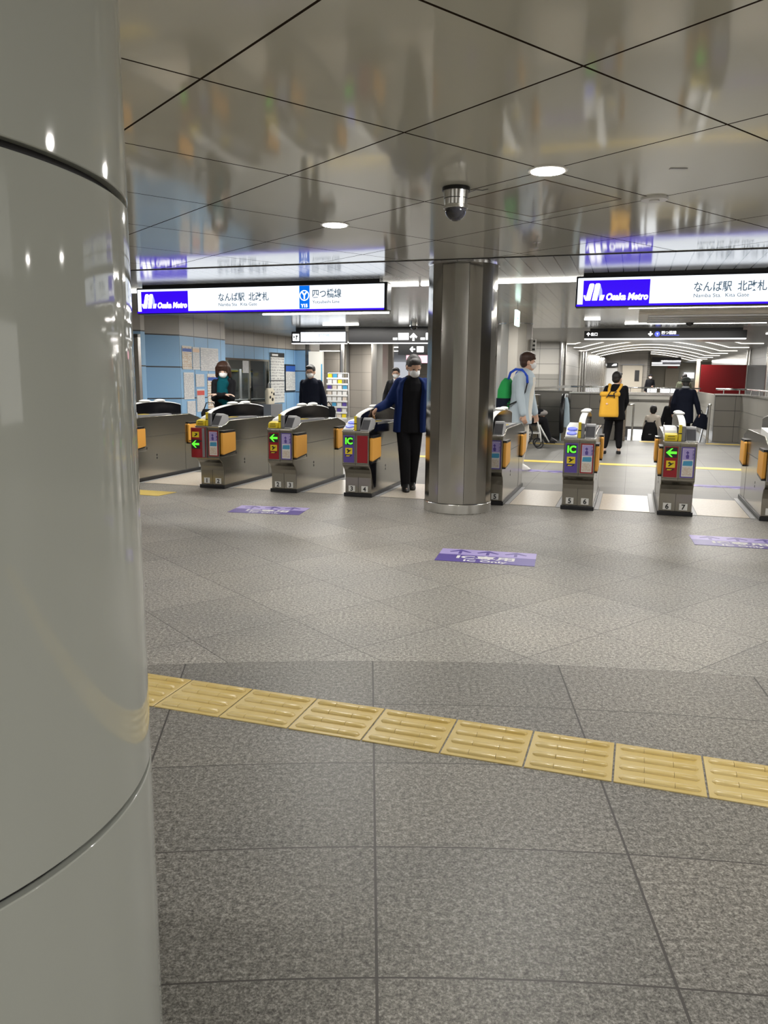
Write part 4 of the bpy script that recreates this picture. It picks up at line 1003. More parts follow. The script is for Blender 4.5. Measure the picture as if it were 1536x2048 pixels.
# escalator left of the stairs
def escalator(u, label, side):
    t = empty('escalator', W(u, 17.6), RZ, label, 'escalator')
    P = [(.0, .0), (-.02, .6), (.06, .85), (.25, .98), (.9, .98), (5.5, -.9), (5.5, -2.0), (3.5, -1.5)]
    MB().prism([(.0, -.0), (.03, .60), (.10, .80), (.28, .90), (.95, .90), (5.4, -.95), (5.4, -1.9), (.3, -.0)], -.03, .03, 'x').build('balustrade', mat('pale_blue_balustrade', (.42, .52, .58), .15, .3), t, bevel=.006)
    path = [(0, .18, .08), (0, -.02, .25), (0, -.10, .55), (0, -.02, .85), (0, .22, .985), (0, .95, .985), (0, 3.2, .05), (0, 5.4, -.86)]
    MB().tube(path, .05, 12).build('handrail', M['black'], t, smooth=True)
    if side > 0: MB().loft([(.11, .05, .04, .085, .03), (.10, .05, .4, .075, .03), (.085, .05, .8, .055, .03), (.07, .05, .96, .03, .02)], 16, 3).build('end_panel', mat('pale_blue_panel', (.42, .52, .6), .2), t, smooth='auto')
    MB().box(-.12 if side < 0 else .0, .0 if side < 0 else .12, 0, 1.2, 0, .3).build('skirt', M['steel'], t)
    return t
escalator(-1.42, 'escalator balustrade with black rubber handrail left of the low tiled wall', 1)
escalator(-2.35, 'left escalator balustrade seen behind the wheelchair', -1)
o = MB().box(-.2, .2, -.15, .15, 0, 1.07).build('brown_pier', M['stone'], None, W(-2.55, 17.6), RZ, bevel=.01); tag(o, 'brown stone pier behind the wheelchair', 'pillar')
t = empty('steel_cabinet', W(-2.12, 17.65), RZ, 'low steel cabinet with horizontal bands between pier and escalator', 'cabinet')
MB().box(-.17, .17, 0, .5, 0, 1.0).build('cabinet_body', M['steel'], t, bevel=.01)
for z in (.55, .75): MB().box(-.172, .172, -.008, 0, z, z + .03).build('band', M['chrome'], t)
o = MB().prism([(-3.0, 1.10), (-1.35, 1.22), (-1.35, 1.16), (-3.0, 1.04)], 18.9, 19.3, 'y').build('sloping_ledge', M['steel_b'], None, (0, 0, 0), RZ); tag(o, 'sloping steel ledge over the escalator', 'ledge')
o = MB().box(-3.0, -1.32, 18.95, 19.25, 0, 1.08).build('escalator_wall', M['mid_tile'], None, (0, 0, 0), RZ); o['kind'] = 'structure'; o.name = 'wall_escalator'
# ------------------------------------------------------------------ people
SKIN = mat('skin', (.62, .38, .27), .55); SKIN2 = mat('pale_skin', (.70, .48, .38), .55)
HAIRK = mat('black_hair', (.012, .010, .010), .55); HAIRB = mat('brown_hair', (.045, .02, .012), .5); HAIRG = mat('greying_hair', (.045, .043, .042), .6)
MASKM = mat('white_mask', (.80, .80, .80), .8); EYEM = mat('dark_eyes', (.02, .015, .012), .3)
def ik(a, b, l1, l2, pole):
    a = Vector(a); b = Vector(b); d = b - a; L = min(d.length, (l1 + l2) * .995); dn_ = d.normalized(); b = a + dn_ * L
    x = (l1 * l1 - l2 * l2 + L * L) / (2 * L); h = math.sqrt(max(l1 * l1 - x * x, 0)); p = Vector(pole); p = (p - dn_ * p.dot(dn_))
    p = p.normalized() if p.length > 1e-6 else Vector((1, 0, 0)); return a + dn_ * x + p * h, b
def hand(mb, w, d, n, side, s, curl=.5):
    """palm, four fingers and thumb; d points to the fingers, n out of the palm, side +1 when the thumb lies towards d x n"""
    d = Vector(d).normalized(); n = Vector(n); n = (n - d * n.dot(d)).normalized(); t = d.cross(n) * side
    for k in (-.026, -.009, .009, .026): mb.cap(w + t * k * .6 * s, .017 * s, w + d * .085 * s + t * k * s, .013 * s, 8)
    for k, ln in ((-.029, .062), (-.010, .076), (.010, .082), (.029, .074)):
        p = w + d * .088 * s + t * k * s; c1 = curl * 1.0; c2 = curl * 2.0
        d1 = d * math.cos(c1) + n * math.sin(c1); d2 = d * math.cos(c2) + n * math.sin(c2)
        q = p + d1 * ln * .52 * s; mb.cap(p, .0095 * s, q, .0085 * s, 8); mb.cap(q, .0085 * s, q + d2 * ln * .48 * s, .0075 * s, 8)
    p = w + d * .025 * s + t * .026 * s; q = p + (d * .6 + t * .75 + n * .25).normalized() * .042 * s
    mb.cap(p, .013 * s, q, .0105 * s, 8); mb.cap(q, .0105 * s, q + (d * .9 + t * .15 + n * .45).normalized() * .032 * s, .009 * s, 8)
def person(label, loc, face, H=1.65, feet=((-.1, 0), (.1, 0)), lh=None, rh=None, lean=(0, 0), head=(0, 0), female=False, skin=None,
           hair='short', hairm=None, mask=True, top=None, trousers=None, shoes=None, hem=.50, extra=None, hcurl=(.5, .5), drop=0.0, seated=None, shirt=None, sleeve=1.0, lpole=(-.5, -1, 0), rpole=(.5, -1, 0), hdir=(None, None), glasses=False, wide=1.0, build_legs=True, hscale=1.08):
    s = H / 1.7; skin = skin or SKIN; hairm = hairm or HAIRK
    loc = Vector(loc); rz = math.atan2(-face[0], face[1])
    root = empty('person', loc, rz, label, 'person')
    hipz = .525 * H if seated is None else seated; 
    def sp(z):           # spine offset at height z
        k = max(0, (z - hipz) / (.30 * H)); k = min(k, 1.35); return Vector((lean[0] * k, lean[1] * k))
    shz = hipz + .290 * H; sw = (.142 if female else .160) * s * wide; hs = s * hscale
    o_ = sp(shz); Ls = Vector((-sw + o_.x, o_.y, shz - .022 * s)); Rs = Vector((sw + o_.x, o_.y, shz - .022 * s))
    lh = Vector(lh) if lh else Vector((-.24 * s, .04, hipz - .06 * s)); rh = Vector(rh) if rh else Vector((.24 * s, .04, hipz - .06 * s))
    ua, fa = .172 * H, .150 * H
    Le, Lw = ik(Ls, lh, ua, fa, lpole); Re, Rw = ik(Rs, rh, ua, fa, rpole)
    hips = [Vector((-.085 * s, 0, hipz)), Vector((.085 * s, 0, hipz))]
    legs = []
    for i, f in enumerate(feet):
        an = Vector((f[0], f[1], f[2] if len(f) > 2 else .075 * s)); kn, an2 = ik(hips[i], an, .25 * H, .235 * H, (0, 1, 0.01) if seated is None else (0, .6, 1)); legs.append((hips[i], kn, an2))
    # head frame
    nb = Vector((sp(shz + .03 * H).x, sp(shz + .03 * H).y, shz + .028 * H))
    Rh = Matrix.Rotation(head[0], 3, 'Z') @ Matrix.Rotation(head[1], 3, 'X')
    hc = nb + Vector((lean[0] * .18, lean[1] * .18 + .012, .098 * s)) + Rh @ Vector((0, .012, .028)) * s
    def hp(x, y, z): return hc + Rh @ Vector((x, y, z)) * hs
    # body: one continuous surface
    b = MB()
    b.ell(hp(0, -.004, .018), (.074 * hs, .092 * hs, .098 * hs), Rh); b.ell(hp(0, .022, -.038), (.060 * hs, .070 * hs, .080 * hs), Rh); b.ell(hp(0, .048, -.088), (.036 * hs, .036 * hs, .030 * hs), Rh)
    b.cap(hp(0, .088, -.01), .008 * hs, hp(0, .101, -.038), .012 * hs, 8); b.ell(hp(0, .086, -.068), (.024 * hs, .010 * hs, .009 * hs), Rh)
    for e in (-1, 1): b.ell(hp(.074 * e, -.002, -.015), (.012 * hs, .019 * hs, .030 * hs), Rh)
    b.cap(nb - Vector((0, 0, .03)), .056 * s, hp(0, -.012, -.06), .052 * s)
    secs = []
    for f, a, d in ((-.02, .145, .10), (.05, .135, .095), (.13, .130, .092), (.21, .150, .102), (.27, .150, .088), (.305, .07, .06)):
        z = hipz + f * H; o = sp(z); secs.append((o.x, o.y, z, a * s, d * s))
    b.loft(secs, 16)
    for S_, E_, W_ in ((Ls, Le, Lw), (Rs, Re, Rw)):
        b.cap(S_ - Vector((0, 0, .015)), .050 * s, E_, .036 * s); b.cap(E_, .036 * s, W_, .025 * s)
    for i, (S_, E_, W_, k) in enumerate(((Ls, Le, Lw, 1), (Rs, Re, Rw, -1))):
        d = (W_ - E_).normalized() if hdir[i] is None else Vector(hdir[i]).normalized()
        nrm = Vector((k, 0, 0)) if abs(d.x) < .75 else Vector((0, 0, -1)); hand(b, W_, d, nrm, k, s, hcurl[i])
    if build_legs:
        for h_, k_, a_ in legs:
            b.cap(h_, .082 * s, k_, .052 * s); b.cap(k_, .052 * s, a_, .034 * s); b.ell(a_ + Vector((0, .055 * s, -.035 * s)), (.036 * s, .105 * s, .030 * s))
    b.blob('body', skin, root, .0075)
    for e in (-1, 1): MB().ell(hp(.030 * e, .0845, .0), (.011 * hs, .006 * hs, .006 * hs), Rh, 10, 6).build('eye', EYEM, root, smooth=True)
    if glasses:
        g = MB()
        for e in (-1, 1): g.tube([hp(.031 * e + .022 * math.cos(t), .099, .0 + .018 * math.sin(t)) for t in [i * math.pi / 5 for i in range(11)]], .0022, 6); g.tube([hp(.053 * e, .097, .004), hp(.078 * e, .0, .0)], .002, 6)
        g.tube([hp(-.009, .1, .002), hp(.009, .1, .002)], .002, 6); g.build('glasses', M['black'], root)
    # hair
    h = MB()
    h.ell(hp(0, -.016, .034), (.083 * hs, .098 * hs, .094 * hs), Rh); h.ell(hp(0, -.045, -.012), (.074 * hs, .060 * hs, .072 * hs), Rh)
    if hair in ('short', 'fringe', 'bob', 'long', 'tied'):
        h.ell(hp(.012, .052, .078), (.062 * hs, .045 * hs, .032 * hs), Rh)
    if hair == 'fringe':
        for k in (-.045, -.015, .015, .045): h.cap(hp(k, .062, .075), .026 * hs, hp(k * 1.1, .086, .036), .012 * hs, 8)
        h.ell(hp(0, -.01, .06), (.088 * hs, .102 * hs, .075 * hs), Rh)
    if hair == 'bob':
        h.ell(hp(0, -.012, .045), (.100 * hs, .106 * hs, .090 * hs), Rh)
        for e in (-1, 1): h.cap(hp(.076 * e, .0, .03), .040 * hs, hp(.088 * e, .0, -.085), .030 * hs); h.cap(hp(.05 * e, .05, .075), .028 * hs, hp(.072 * e, .05, -.02), .014 * hs)
        h.cap(hp(0, -.05, .0), .07 * hs, hp(0, -.05, -.09), .055 * hs)
    if hair == 'long':
        for e in (-1, 0, 1): h.cap(hp(.035 * e, -.05, -.01), .055 * hs, hp(.045 * e, -.085, -.30), .042 * hs)
    if hair == 'tied': h.ell(hp(0, -.108, .0), (.036 * hs, .036 * hs, .036 * hs), Rh)
    h.blob('hair', hairm, root, .007)
    if hair == 'hat':
        q = MB(); q.ell(hp(0, -.006, .058), (.102 * hs, .115 * hs, .078 * hs), Rh); q.cyl((0, 0), .150 * hs, -.008, .008, 28).v
        k = MB().cyl((0, 0), .15 * hs, -.008, .008, 28); k.xf(Matrix.Translation(hp(0, 0, .038)) @ Rh.to_4x4())
        q = MB(); q.ell(hp(0, -.006, .058), (.100 * hs, .113 * hs, .078 * hs), Rh); q.add(k.v, k.f); q.blob('hat', cloth('dark_green_grey_felt', (.05, .055, .05)), root, .008)
    if hair == 'cap':
        q = MB(); q.ell(hp(0, -.006, .062), (.092 * hs, .106 * hs, .062 * hs), Rh); q.ell(hp(0, .095, .045), (.06 * hs, .045 * hs, .010 * hs), Rh); q.blob('cap', cloth('black_cap', (.015, .015, .018)), root, .008)
    if mask:
        m_ = MB(); m_.ell(hp(0, .050, -.050), (.058 * hs, .068 * hs, .050 * hs), Rh); m_.cap(hp(-.05, .045, -.045), .012 * hs, hp(-.074, .0, -.02), .003 * hs, 6); m_.cap(hp(.05, .045, -.045), .012 * hs, hp(.074, .0, -.02), .003 * hs, 6)
        m_.blob('face_mask', MASKM, root, .006, 2)
    # trousers, shoes
    if trousers:
        q = MB(); zz = hipz
        q.loft([(0, 0, zz - .10 * s, .12 * s, .10 * s), (0, 0, zz - .03 * s, .158 * s, .118 * s), (0, 0, zz + .07 * H, .146 * s, .108 * s)], 16)
        wd = trousers[1]
        for h_, k_, a_ in legs: q.cap(h_ - Vector((0, 0, .02)), .098 * s, k_, .070 * s * wd); q.cap(k_, .070 * s * wd, a_ + Vector((0, 0, trousers[2] if len(trousers) > 2 else .0)), .054 * s * wd)
        q.blob('trousers', trousers[0], root, .010)
    if shoes:
        for h_, k_, a_ in legs:
            c = a_; z0 = c.z - .075 * s
            q = MB().loft([(c.x, c.y + .045 * s, z0, .043 * s, .128 * s), (c.x, c.y + .045 * s, z0 + .025 * s, .050 * s, .136 * s), (c.x, c.y + .03 * s, z0 + .055 * s, .046 * s, .112 * s), (c.x, c.y - .005 * s, z0 + (.10 if shoes[1] else .065) * s, .043 * s, .058 * s)], 16, 2.4)
            q.build('shoe', shoes[0], root, smooth='auto')
    # upper garment
    if top:
        q = MB(); secs = []; z0 = hem * H - (0 if seated is None else (.525 * H - seated)); bulk = top[1]
        prof = [(.00, .168, .125), (.06, .160, .120), (.13, .155, .118), (.21, .175, .130), (.265, .178, .115), (.30, .12, .09), (.325, .062, .062)]
        lo = hipz
        if z0 < lo - .01: secs += [(0, -.0, z0, .178 * s * bulk, .135 * s * bulk), (0, 0, (z0 + lo) / 2, .175 * s * bulk, .130 * s * bulk)]
        for f, a, d in prof:
            z = hipz + f * H
            if z > z0: o = sp(z); secs.append((o.x, o.y, z, a * s * bulk * (.94 if female else 1), d * s * bulk))
        q.loft(secs, 18)
        for S_, E_, W_ in ((Ls, Le, Lw), (Rs, Re, Rw)):
            e2 = E_ + (W_ - E_) * (.97 * sleeve if sleeve <= 1 else 1)
            q.cap(S_ - Vector((0, 0, .012)), .058 * s * bulk, E_, .050 * s * bulk); q.cap(E_, .052 * s * bulk, e2, .041 * s * bulk)
        q.blob('jacket' if len(top) < 3 else top[2], top[0], root, .0095)
    if shirt:      # inner garment seen in the opening of the jacket
        q = MB(); secs = []
        for f, a, d in shirt[1]:
            z = hipz + f * H; o = sp(z); secs.append((o.x + shirt[2][0] * s, o.y + shirt[2][1] * s, z, a * s, d * s))
        q.loft(secs, 16).blob(shirt[3], shirt[0], root, .009)
    if extra: extra(root, dict(hp=hp, Ls=Ls, Rs=Rs, Le=Le, Re=Re, Lw=Lw, Rw=Rw, s=s, H=H, hipz=hipz, sp=sp, nb=nb, Rh=Rh, legs=legs, shz=shz))
    return root
def to_cam(p, turn=0.0):
    d = Vector((-p[0], -p[1])); d.normalize(); c, q = math.cos(turn), math.sin(turn); return (d.x * c - d.y * q, d.x * q + d.y * c)
BLK = cloth('black_cloth', (.008, .008, .010)); NAVY = cloth('navy_cloth', (.006, .008, .018)); BLUEJ = cloth('blue_jacket_cloth', (.007, .020, .095)); TEAL = cloth('teal_wool', (.0, .065, .085))
DENIM = cloth('pale_denim', (.48, .56, .62)); CREAM = cloth('cream_shirt', (.76, .73, .66)); SUIT = cloth('black_suit', (.012, .012, .014)); WSH = cloth('white_shirt', (.7, .7, .72)); PALE = cloth('pale_trousers', (.72, .68, .60))
BLKSH = mat('black_shoe', (.01, .01, .011), .35); WHSH = mat('white_shoe', (.8, .79, .76), .5); BEI = cloth('beige_hoodie', (.55, .49, .42))

# woman with teal scarf, hands clasped, beyond the first lane
p = (-2.42, 11.75)
def ex(r, k):
    s = k['s']; q = MB(); nb = k['nb']
    q.ell(nb + Vector((0, .015, .005)), (.092 * s, .088 * s, .05 * s)); q.ell(nb + Vector((0, .06, -.05)), (.085 * s, .06 * s, .06 * s))
    q.cap(nb + Vector((.02, .10, -.08)), .07 * s, nb + Vector((.01, .135, -.30)), .085 * s); q.cap(nb + Vector((-.04, .12, -.20)), .05 * s, nb + Vector((-.04, .13, -.50)), .06 * s)
    q.cap(nb + Vector((-.05, .10, -.08)), .05 * s, nb + Vector((.02, .135, -.25)), .06 * s)
    q.blob('scarf', TEAL, r, .009)
person('person with brown bob, teal scarf and black coat, looking down', (p[0], p[1], 0), to_cam(p, -.18), 1.56, hscale=1.12, lh=(.05, .25, 1.07), rh=(-.06, .25, 1.07), head=(.05, -.30), female=True, skin=SKIN2,
       hair='bob', hairm=HAIRB, top=(BLK, 1.08, 'coat'), trousers=(BLK, 1.0), shoes=(BLKSH, 0), hem=.36, extra=ex, lpole=(-1, -.6, -.6), rpole=(1, -.6, -.6), hdir=((1, .1, .05), (-1, .1, .05)), hcurl=(.35, .35))
t = empty('handbag', (p[0] - .16, p[1] - .26, .78), .2, 'small dark handbag with a grey clasp held by the person in the teal scarf', 'bag')
MB().loft([(0, 0, -.10, .12, .05), (0, 0, .02, .13, .055), (0, 0, .08, .10, .03)], 16, 4).build('bag_body', BLK, t, smooth='auto'); MB().tube([(-.09, 0, .06), (-.05, 0, .17), (.05, 0, .17), (.09, 0, .06)], .008, 8).build('strap', BLK, t); MB().box(-.04, .05, -.062, -.05, -.01, .05).build('clasp', M['lgrey'], t)

# bespectacled person in navy
p = (-1.27, 13.5)
person('person in a plain navy jumper and glasses by the blue wall', (p[0], p[1], 0), to_cam(p, -.35), 1.56, lean=(0, .02), lh=(-.25, -.03, .74), rh=(.24, -.12, .74), head=(.1, -.12), hair='tied', hairm=HAIRK, top=(NAVY, 1.12, 'jumper'), trousers=(BLK, 1.05), shoes=(BLKSH, 1), hem=.44, glasses=True, mask=True)
t = empty('shoulder_bag', (p[0] + .28, p[1] + .12, .74), .4, 'small black bag behind the person in navy', 'bag')
MB().loft([(0, 0, -.12, .12, .06), (0, 0, .02, .13, .065), (0, 0, .10, .10, .05)], 16, 3.5).build('bag_body', BLK, t, smooth='auto'); MB().tube([(-.08, 0, .08), (0, 0, .18), (.08, 0, .08)], .01, 8).build('handle', M['black'], t)

# suited person further back
p = (.22, 16.2)
def ex(r, k):
    s = k['s']; nb = k['nb']
    MB().prism([(-.03, 0), (.03, 0), (.022, -.06), (.0, -.30), (-.022, -.06)], .118, .126, 'y').xf(Matrix.Translation(nb + Vector((0, .02, -.03)))).build('tie', cloth('grey_tie', (.2, .2, .25)), r)
person('person in black suit and white shirt behind the man in blue', (p[0], p[1], 0), to_cam(p, -.25), 1.56, lh=(-.03, .27, .95), rh=(.24, .1, .8), head=(.1, 0), hair='short', hairm=HAIRK, top=(SUIT, 1.06), trousers=(SUIT, 1.0), shoes=(BLKSH, 1), hem=.47, glasses=True,
       shirt=(WSH, [(.10, .03, .10), (.20, .05, .115), (.27, .065, .108), (.335, .055, .06)], (0, .022), 'shirt'), lpole=(-1, -.2, -.8), hcurl=(.8, .5), extra=ex)

# man in blue jacket tapping gate 3/4
p = (.295, 9.33)
def ex(r, k):
    s = k['s']; q = MB()
    for e in (-1, 1):
        secs = []
        for f, x, a, d in ((-.09, .155, .055, .13), (.0, .15, .052, .125), (.12, .145, .052, .125), (.22, .150, .052, .130), (.275, .13, .05, .10), (.31, .075, .035, .07)):
            z = k['hipz'] + f * k['H']; o = k['sp'](z); secs.append((o.x + e * x * s, o.y - .004, z, a * s, d * s * 1.08))
        q.loft(secs, 12)
    secs = []
    for f, a in ((-.09, .17), (.12, .16), (.25, .16), (.30, .09)):
        z = k['hipz'] + f * k['H']; o = k['sp'](z); secs.append((o.x, o.y - .10 * s, z, a * s, .04 * s))
    q.loft(secs, 12)
    for S_, E_, W_ in ((k['Ls'], k['Le'], k['Lw']), (k['Rs'], k['Re'], k['Rw'])):
        q.cap(S_ - Vector((0, 0, .01)), .066 * s, E_, .064 * s); q.cap(E_, .064 * s, E_ + (W_ - E_) * .93, .050 * s)
    q.blob('jacket', BLUEJ, r, .009)
    t2 = MB().prism([(-.045, -.02), (.045, -.02), (.045, .035), (-.045, .035)], 0, .008, 'z').xf(Matrix.Translation(k['Rw'] + Vector((-.02, .12, -.04))))
face = to_cam(p, .10)
# right hand reaches to the reader on the left of the picture (his right side)
person('man in open blue jacket bowing his head and reaching to the gate reader', (p[0], p[1], 0), face, 1.62, hscale=1.16, feet=((-.045, -.10), (.045, .08)), lean=(-.02, .03), head=(.28, -.42),
       lh=(-.25, .02, .80), rh=(.40, .16, .985), rpole=(.3, -.5, -1), lpole=(-1, -.3, 0), hair='short', hairm=HAIRG, top=(BLK, 1.04, 'jumper'), trousers=(BLK, 1.12), shoes=(BLKSH, 1), hem=.43, extra=ex, sleeve=.2, hdir=(None, (.62, .3, -.55)), hcurl=(.5, .85), wide=1.0)

# young man with green backpack
p = (1.99, 11.5)
def ex(r, k):
    s = k['s']; q = MB()
    secs = []
    for f, a in ((-.10, .055), (.0, .052), (.12, .05), (.22, .045), (.265, .03)):
        z = k['hipz'] + f * k['H']; o = k['sp'](z); secs.append((o.x, o.y + .128 * s, z, a * s * 1.4, .040 * s))
    q.loft(secs, 12).blob('shirt', CREAM, r, .009)
    q = MB(); q.ell(k['nb'] + Vector((0, -.01, .012)), (.088 * s, .08 * s, .032 * s)); q.blob('collar', DENIM, r, .008)
face = (.82, -.48)
person('young man in pale jacket with green backpack, in profile beyond the steel column', (p[0], p[1], 0), face, 1.74, lean=(0, .05), feet=((-.09, -.02), (.06, -.10)), head=(.50, .0), hair='fringe', hairm=HAIRB, top=(DENIM, 1.24), trousers=(PALE, 1.05), shoes=(WHSH, 1), hem=.40, lh=(-.22, .16, .80), rh=(.24, .14, .80), extra=ex, hcurl=(.6, .6))
def backpack(loc, rz, label, w, d, h, m, strap, low=None, z0=0.0):
    t = empty('backpack', loc, rz, label, 'backpack')
    MB().loft([(0, 0, 0, w * .92, d * .9), (0, 0, h * .1, w, d), (0, 0, h * .62, w * .95, d * .92), (0, .02, h * .88, w * .8, d * .66), (0, .03, h, w * .5, d * .3)], 22, 3.2).blob('bag_body', m, t, .012)
    if low: MB().loft([(0, -.006, -.012, w * .93, d * .92), (0, -.006, h * .1, w * 1.03, d * 1.03), (0, -.006, h * .36, w * 1.02, d * 1.03)], 22, 3.2).build('lower_panel', low, t, smooth='auto')
    for e in (-1, 1):
        MB().tube([(e * .125, .09, .44), (e * .128, .12, .535), (e * .13, .20, .585), (e * .13, .30, .575), (e * .135, .375, .49), (e * .145, .392, .39)], .019, 8).build('strap', strap, t, smooth=True)
        MB().tube([(e * .145, .392, .39), (e * .165, .37, .26), (e * .19, .28, .14), (e * .20, .16, .08), (e * .15, .06, .06)], .010, 6).build('webbing', M['black'], t, smooth=True)
    return t
GREEN = cloth('green_nylon', (.03, .34, .09)); BSTR = cloth('bright_blue_strap', (.03, .09, .55))
bk = backpack((p[0] - .215, p[1] + .10, .90), math.atan2(-face[0], face[1]), 'green and dark blue backpack worn by the young man in the pale jacket', .15, .10, .46, GREEN, BSTR, cloth('dark_navy_nylon', (.012, .015, .03)))

# wheelchair and its occupant
WP = Vector((2.76, 15.5, 0)); wf = (1.0, -.12); wrz = math.atan2(-wf[0], wf[1])
t = empty('wheelchair', WP, wrz, 'wheelchair with pale steel frame, seen from the side beyond the gates', 'wheelchair')
for e in (-1, 1):
    w_ = MB().tube([(e * .27, -.12 + .28 * math.cos(a), .29 + .28 * math.sin(a)) for a in [i * 2 * math.pi / 36 for i in range(37)]], .014, 8).build('wheel', M['black'], t, smooth=True)
    sp_ = MB()
    for i in range(10): a = i * math.pi / 5; sp_.tube([(e * .27, -.12, .29), (e * .27, -.12 + .27 * math.cos(a), .29 + .27 * math.sin(a))], .003, 5)
    sp_.build('spokes', M['chrome'], w_)
    MB().tube([(e * .30, -.12 + .24 * math.cos(a), .29 + .24 * math.sin(a)) for a in [i * 2 * math.pi / 36 for i in range(37)]], .008, 6).build('push_rim', M['chrome'], w_, smooth=True)
    MB().tube([(e * .21, .30 + .08 * math.cos(a), .09 + .08 * math.sin(a)) for a in [i * 2 * math.pi / 20 for i in range(21)]], .013, 8).build('caster', M['black'], t, smooth=True)
    MB().tube([(e * .22, -.25, .98), (e * .22, -.22, .9), (e * .22, -.18, .30)], .013, 8).build('back_tube', M['lgrey'], t, smooth=True)
    MB().tube([(e * .22, -.22, .64), (e * .22, .12, .66), (e * .22, .24, .58), (e * .22, .32, .30), (e * .22, .34, .13)], .015, 8).build('arm_frame', M['white'], t, smooth=True)
    MB().tube([(e * .22, -.18, .30), (e * .22, .32, .30)], .013, 8).build('lower_tube', M['white'], t, smooth=True)
    MB().tube([(e * .17, .30, .46), (e * .16, .50, .12)], .014, 8).build('footrest_tube', M['white'], t, smooth=True)
    MB().box(e * .10 - .08, e * .10 + .08, .44, .62, .10, .12).build('footplate', M['black'], t)
MB().box(-.21, .21, -.2, .24, .44, .47).build('seat', M['black'], t); MB().box(-.21, .21, -.24, -.21, .5, .86).build('backrest', M['black'], t)
person('person seated in the wheelchair, black trousers and shoes visible past the young man', (WP.x, WP.y, 0), wf, 1.58, seated=.56, feet=((-.09, .50, .19), (.09, .50, .19)), lean=(0, -.02), lh=(-.10, .32, .68), rh=(.10, .32, .68), hair='short', top=(NAVY, 1.05), trousers=(BLK, 1.1), shoes=(BLKSH, 1), hem=.5, lpole=(-1, -.3, -.5), rpole=(1, -.3, -.5), head=(0, -.2))
t = empty('lap_bag', (WP.x + .30, WP.y - .06, .64), 0, 'grey and black bag on the lap of the person in the wheelchair', 'bag')
MB().ell((0, 0, .05), (.16, .13, .07)).build('bag_body', cloth('grey_bag_cloth', (.30, .28, .27)), t, smooth=True); MB().ell((-.02, -.05, .09), (.09, .08, .045)).build('dark_flap', BLK, t, smooth=True)

# woman with the mustard backpack
p = (4.21, 14.3)
face = (-.25, .97)
person('person with short black hair and black jacket seen from behind, wearing a mustard backpack', (p[0], p[1], 0), (.22, .97), 1.50, hscale=1.18, feet=((-.15, .0), (.11, .04)), head=(-.45, 0), female=True, skin=SKIN2, hair='short', mask=False, top=(BLK, 1.22), trousers=(BLK, 1.18, .08), shoes=(BLKSH, 0), hem=.42, lh=(-.20, .16, .80), rh=(.16, .24, .80), lpole=(-.5, -1, 0), rpole=(.7, -1, 0), wide=1.22)
MUS = cloth('mustard_canvas', (.76, .42, .05), .75)
t = empty('backpack', (p[0] - .18, p[1] - .235, .69), math.atan2(-.22, .97) + .10, 'mustard roll-top backpack with black buckle', 'backpack')
MB().loft([(0, 0, 0, .165, .085), (0, 0, .04, .172, .095), (0, 0, .30, .155, .085), (0, .0, .40, .148, .07)], 22, 3.4).blob('bag_body', MUS, t, .010)
MB().loft([(0, -.02, .37, .172, .075), (0, -.025, .41, .182, .085), (.0, -.02, .45, .165, .065)], 20, 2.6).blob('roll_top', MUS, t, .009)
MB().box(-.05, .07, -.115, -.10, .37, .395).build('buckle', M['black'], t); MB().tube([(-.07, -.10, .34), (-.03, -.115, .42), (.0, -.10, .46)], .009, 6).build('buckle_strap', M['black'], t); MB().tube([(.07, -.10, .34), (.05, -.115, .42), (.10, -.09, .455)], .009, 6).build('buckle_strap', M['black'], t)
MB().ell((-.055, -.094, .235), (.022, .006, .018)).build('badge', mat('peach_badge', (.85, .55, .4), .5), t, smooth=True)
for e in (-1, 1): MB().tube([(e * .06 + .04, -.02, .42), (e * .09 + .08, .05, .50), (e * .10 + .12, .13, .570), (e * .10 + .12, .24, .575), (e * .10 + .12, .33, .50)], .024, 8).build('strap', MUS, t, smooth=True)

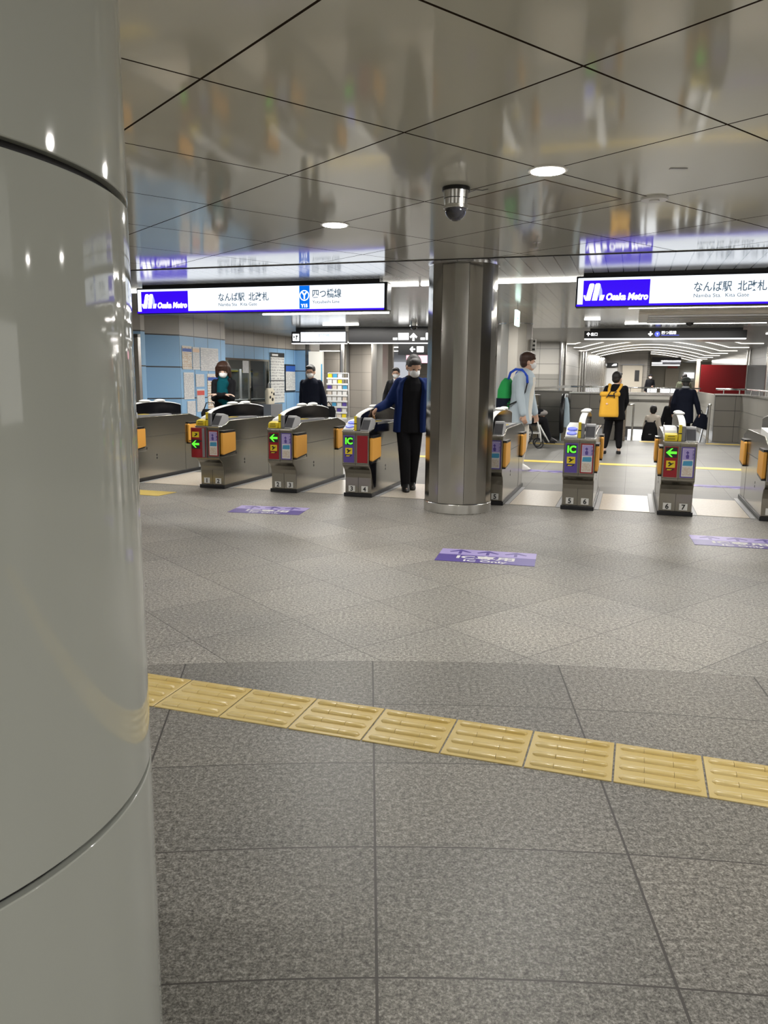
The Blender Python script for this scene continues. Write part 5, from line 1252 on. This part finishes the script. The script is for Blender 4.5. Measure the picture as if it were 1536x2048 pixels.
# people going down the stairs
p = W(.52, 19.1)
person('child with black hair and beige hooded top going down the stairs', (p.x, p.y, -.51), (.30, .954), 1.28, hscale=1.3, head=(0, 0), mask=False, skin=SKIN2, hair='short', top=(BEI, 1.12), trousers=(BLK, 1.0), shoes=(BLKSH, 0), hem=.45)
q = W(.47, 18.88)
t = empty('backpack', (q.x, q.y, .0), RZ, 'large black backpack worn by the child on the stairs', 'backpack')
MB().loft([(0, 0, -.05, .18, .11), (0, 0, .05, .185, .12), (0, 0, .28, .15, .10), (0, .02, .40, .10, .06)], 20, 2.8).blob('bag_body', BLK, t, .010)
for e in (-1, 1): MB().tube([(e * .07, .05, .38), (e * .10, .13, .43), (e * .11, .20, .38)], .016, 8).build('strap', BLK, t, smooth=True)
MB().box(-.03, .03, -.126, -.115, .12, .14).build('small_logo', M['grey'], t)
p = W(.93, 19.1)
person('person with long brown hair and black clothes going down the stairs beside the hatted person', (p.x, p.y, -.51), (.30, .954), 1.55, female=True, mask=False, hair='long', hairm=HAIRB, top=(BLK, 1.05, 'coat'), trousers=(BLK, 1.0), shoes=(BLKSH, 0), hem=.42)
p = W(1.16, 18.76)
def ex(r, k):
    q = MB(); q.ell(k['nb'] + Vector((0, -.01, .02)), (.085, .08, .04)); q.blob('collar', cloth('pale_grey_scarf', (.35, .36, .38)), r, .009)
person('person in dark felt hat and long navy coat stepping onto the stairs', (p.x, p.y, -.17), (.33, .945), 1.60, lean=(0, .04), mask=False, hair='hat', hairm=HAIRG, top=(NAVY, 1.28, 'coat'), trousers=(BLK, 1.0), shoes=(BLKSH, 1), hem=.36, extra=ex, lh=(-.24, .1, .8), rh=(.33, .05, .78), wide=1.1)
t = empty('carrier_bag', (p.x + .40, p.y - .06, .50), RZ + .2, 'dark navy bag hanging at the right side of the hatted person', 'bag')
MB().loft([(0, 0, -.20, .17, .07), (0, 0, 0, .14, .06), (-.03, 0, .12, .09, .03)], 18, 3).xf(Matrix.Rotation(R(16), 4, 'Y')).build('bag_body', NAVY, t, smooth='auto'); MB().tube([(-.08, 0, .10), (-.09, 0, .20), (-.03, 0, .20), (.02, 0, .10)], .008, 6).build('handle', BLK, t)
# far people in the hall
person('distant person in black with a beige cap beyond the stairwell parapet', (12.4 + .9, 39.5, 0), (-.1, -1), 1.66, hair='cap', mask=True, top=(BLK, 1.1), trousers=(BLK, 1.0), shoes=(BLKSH, 1), hem=.47, lh=(-.1, .25, 1.05), rh=(.24, .05, .8))
p = W(1.55, 26.0)
person('dark-haired person behind the hatted person, left of the red board', (p.x, p.y, 0), (.3, .95), 1.58, hair='short', mask=False, top=(cloth('olive_coat', (.07, .075, .05)), 1.2, 'coat'), trousers=(BLK, 1.0), shoes=(BLKSH, 1), hem=.4)
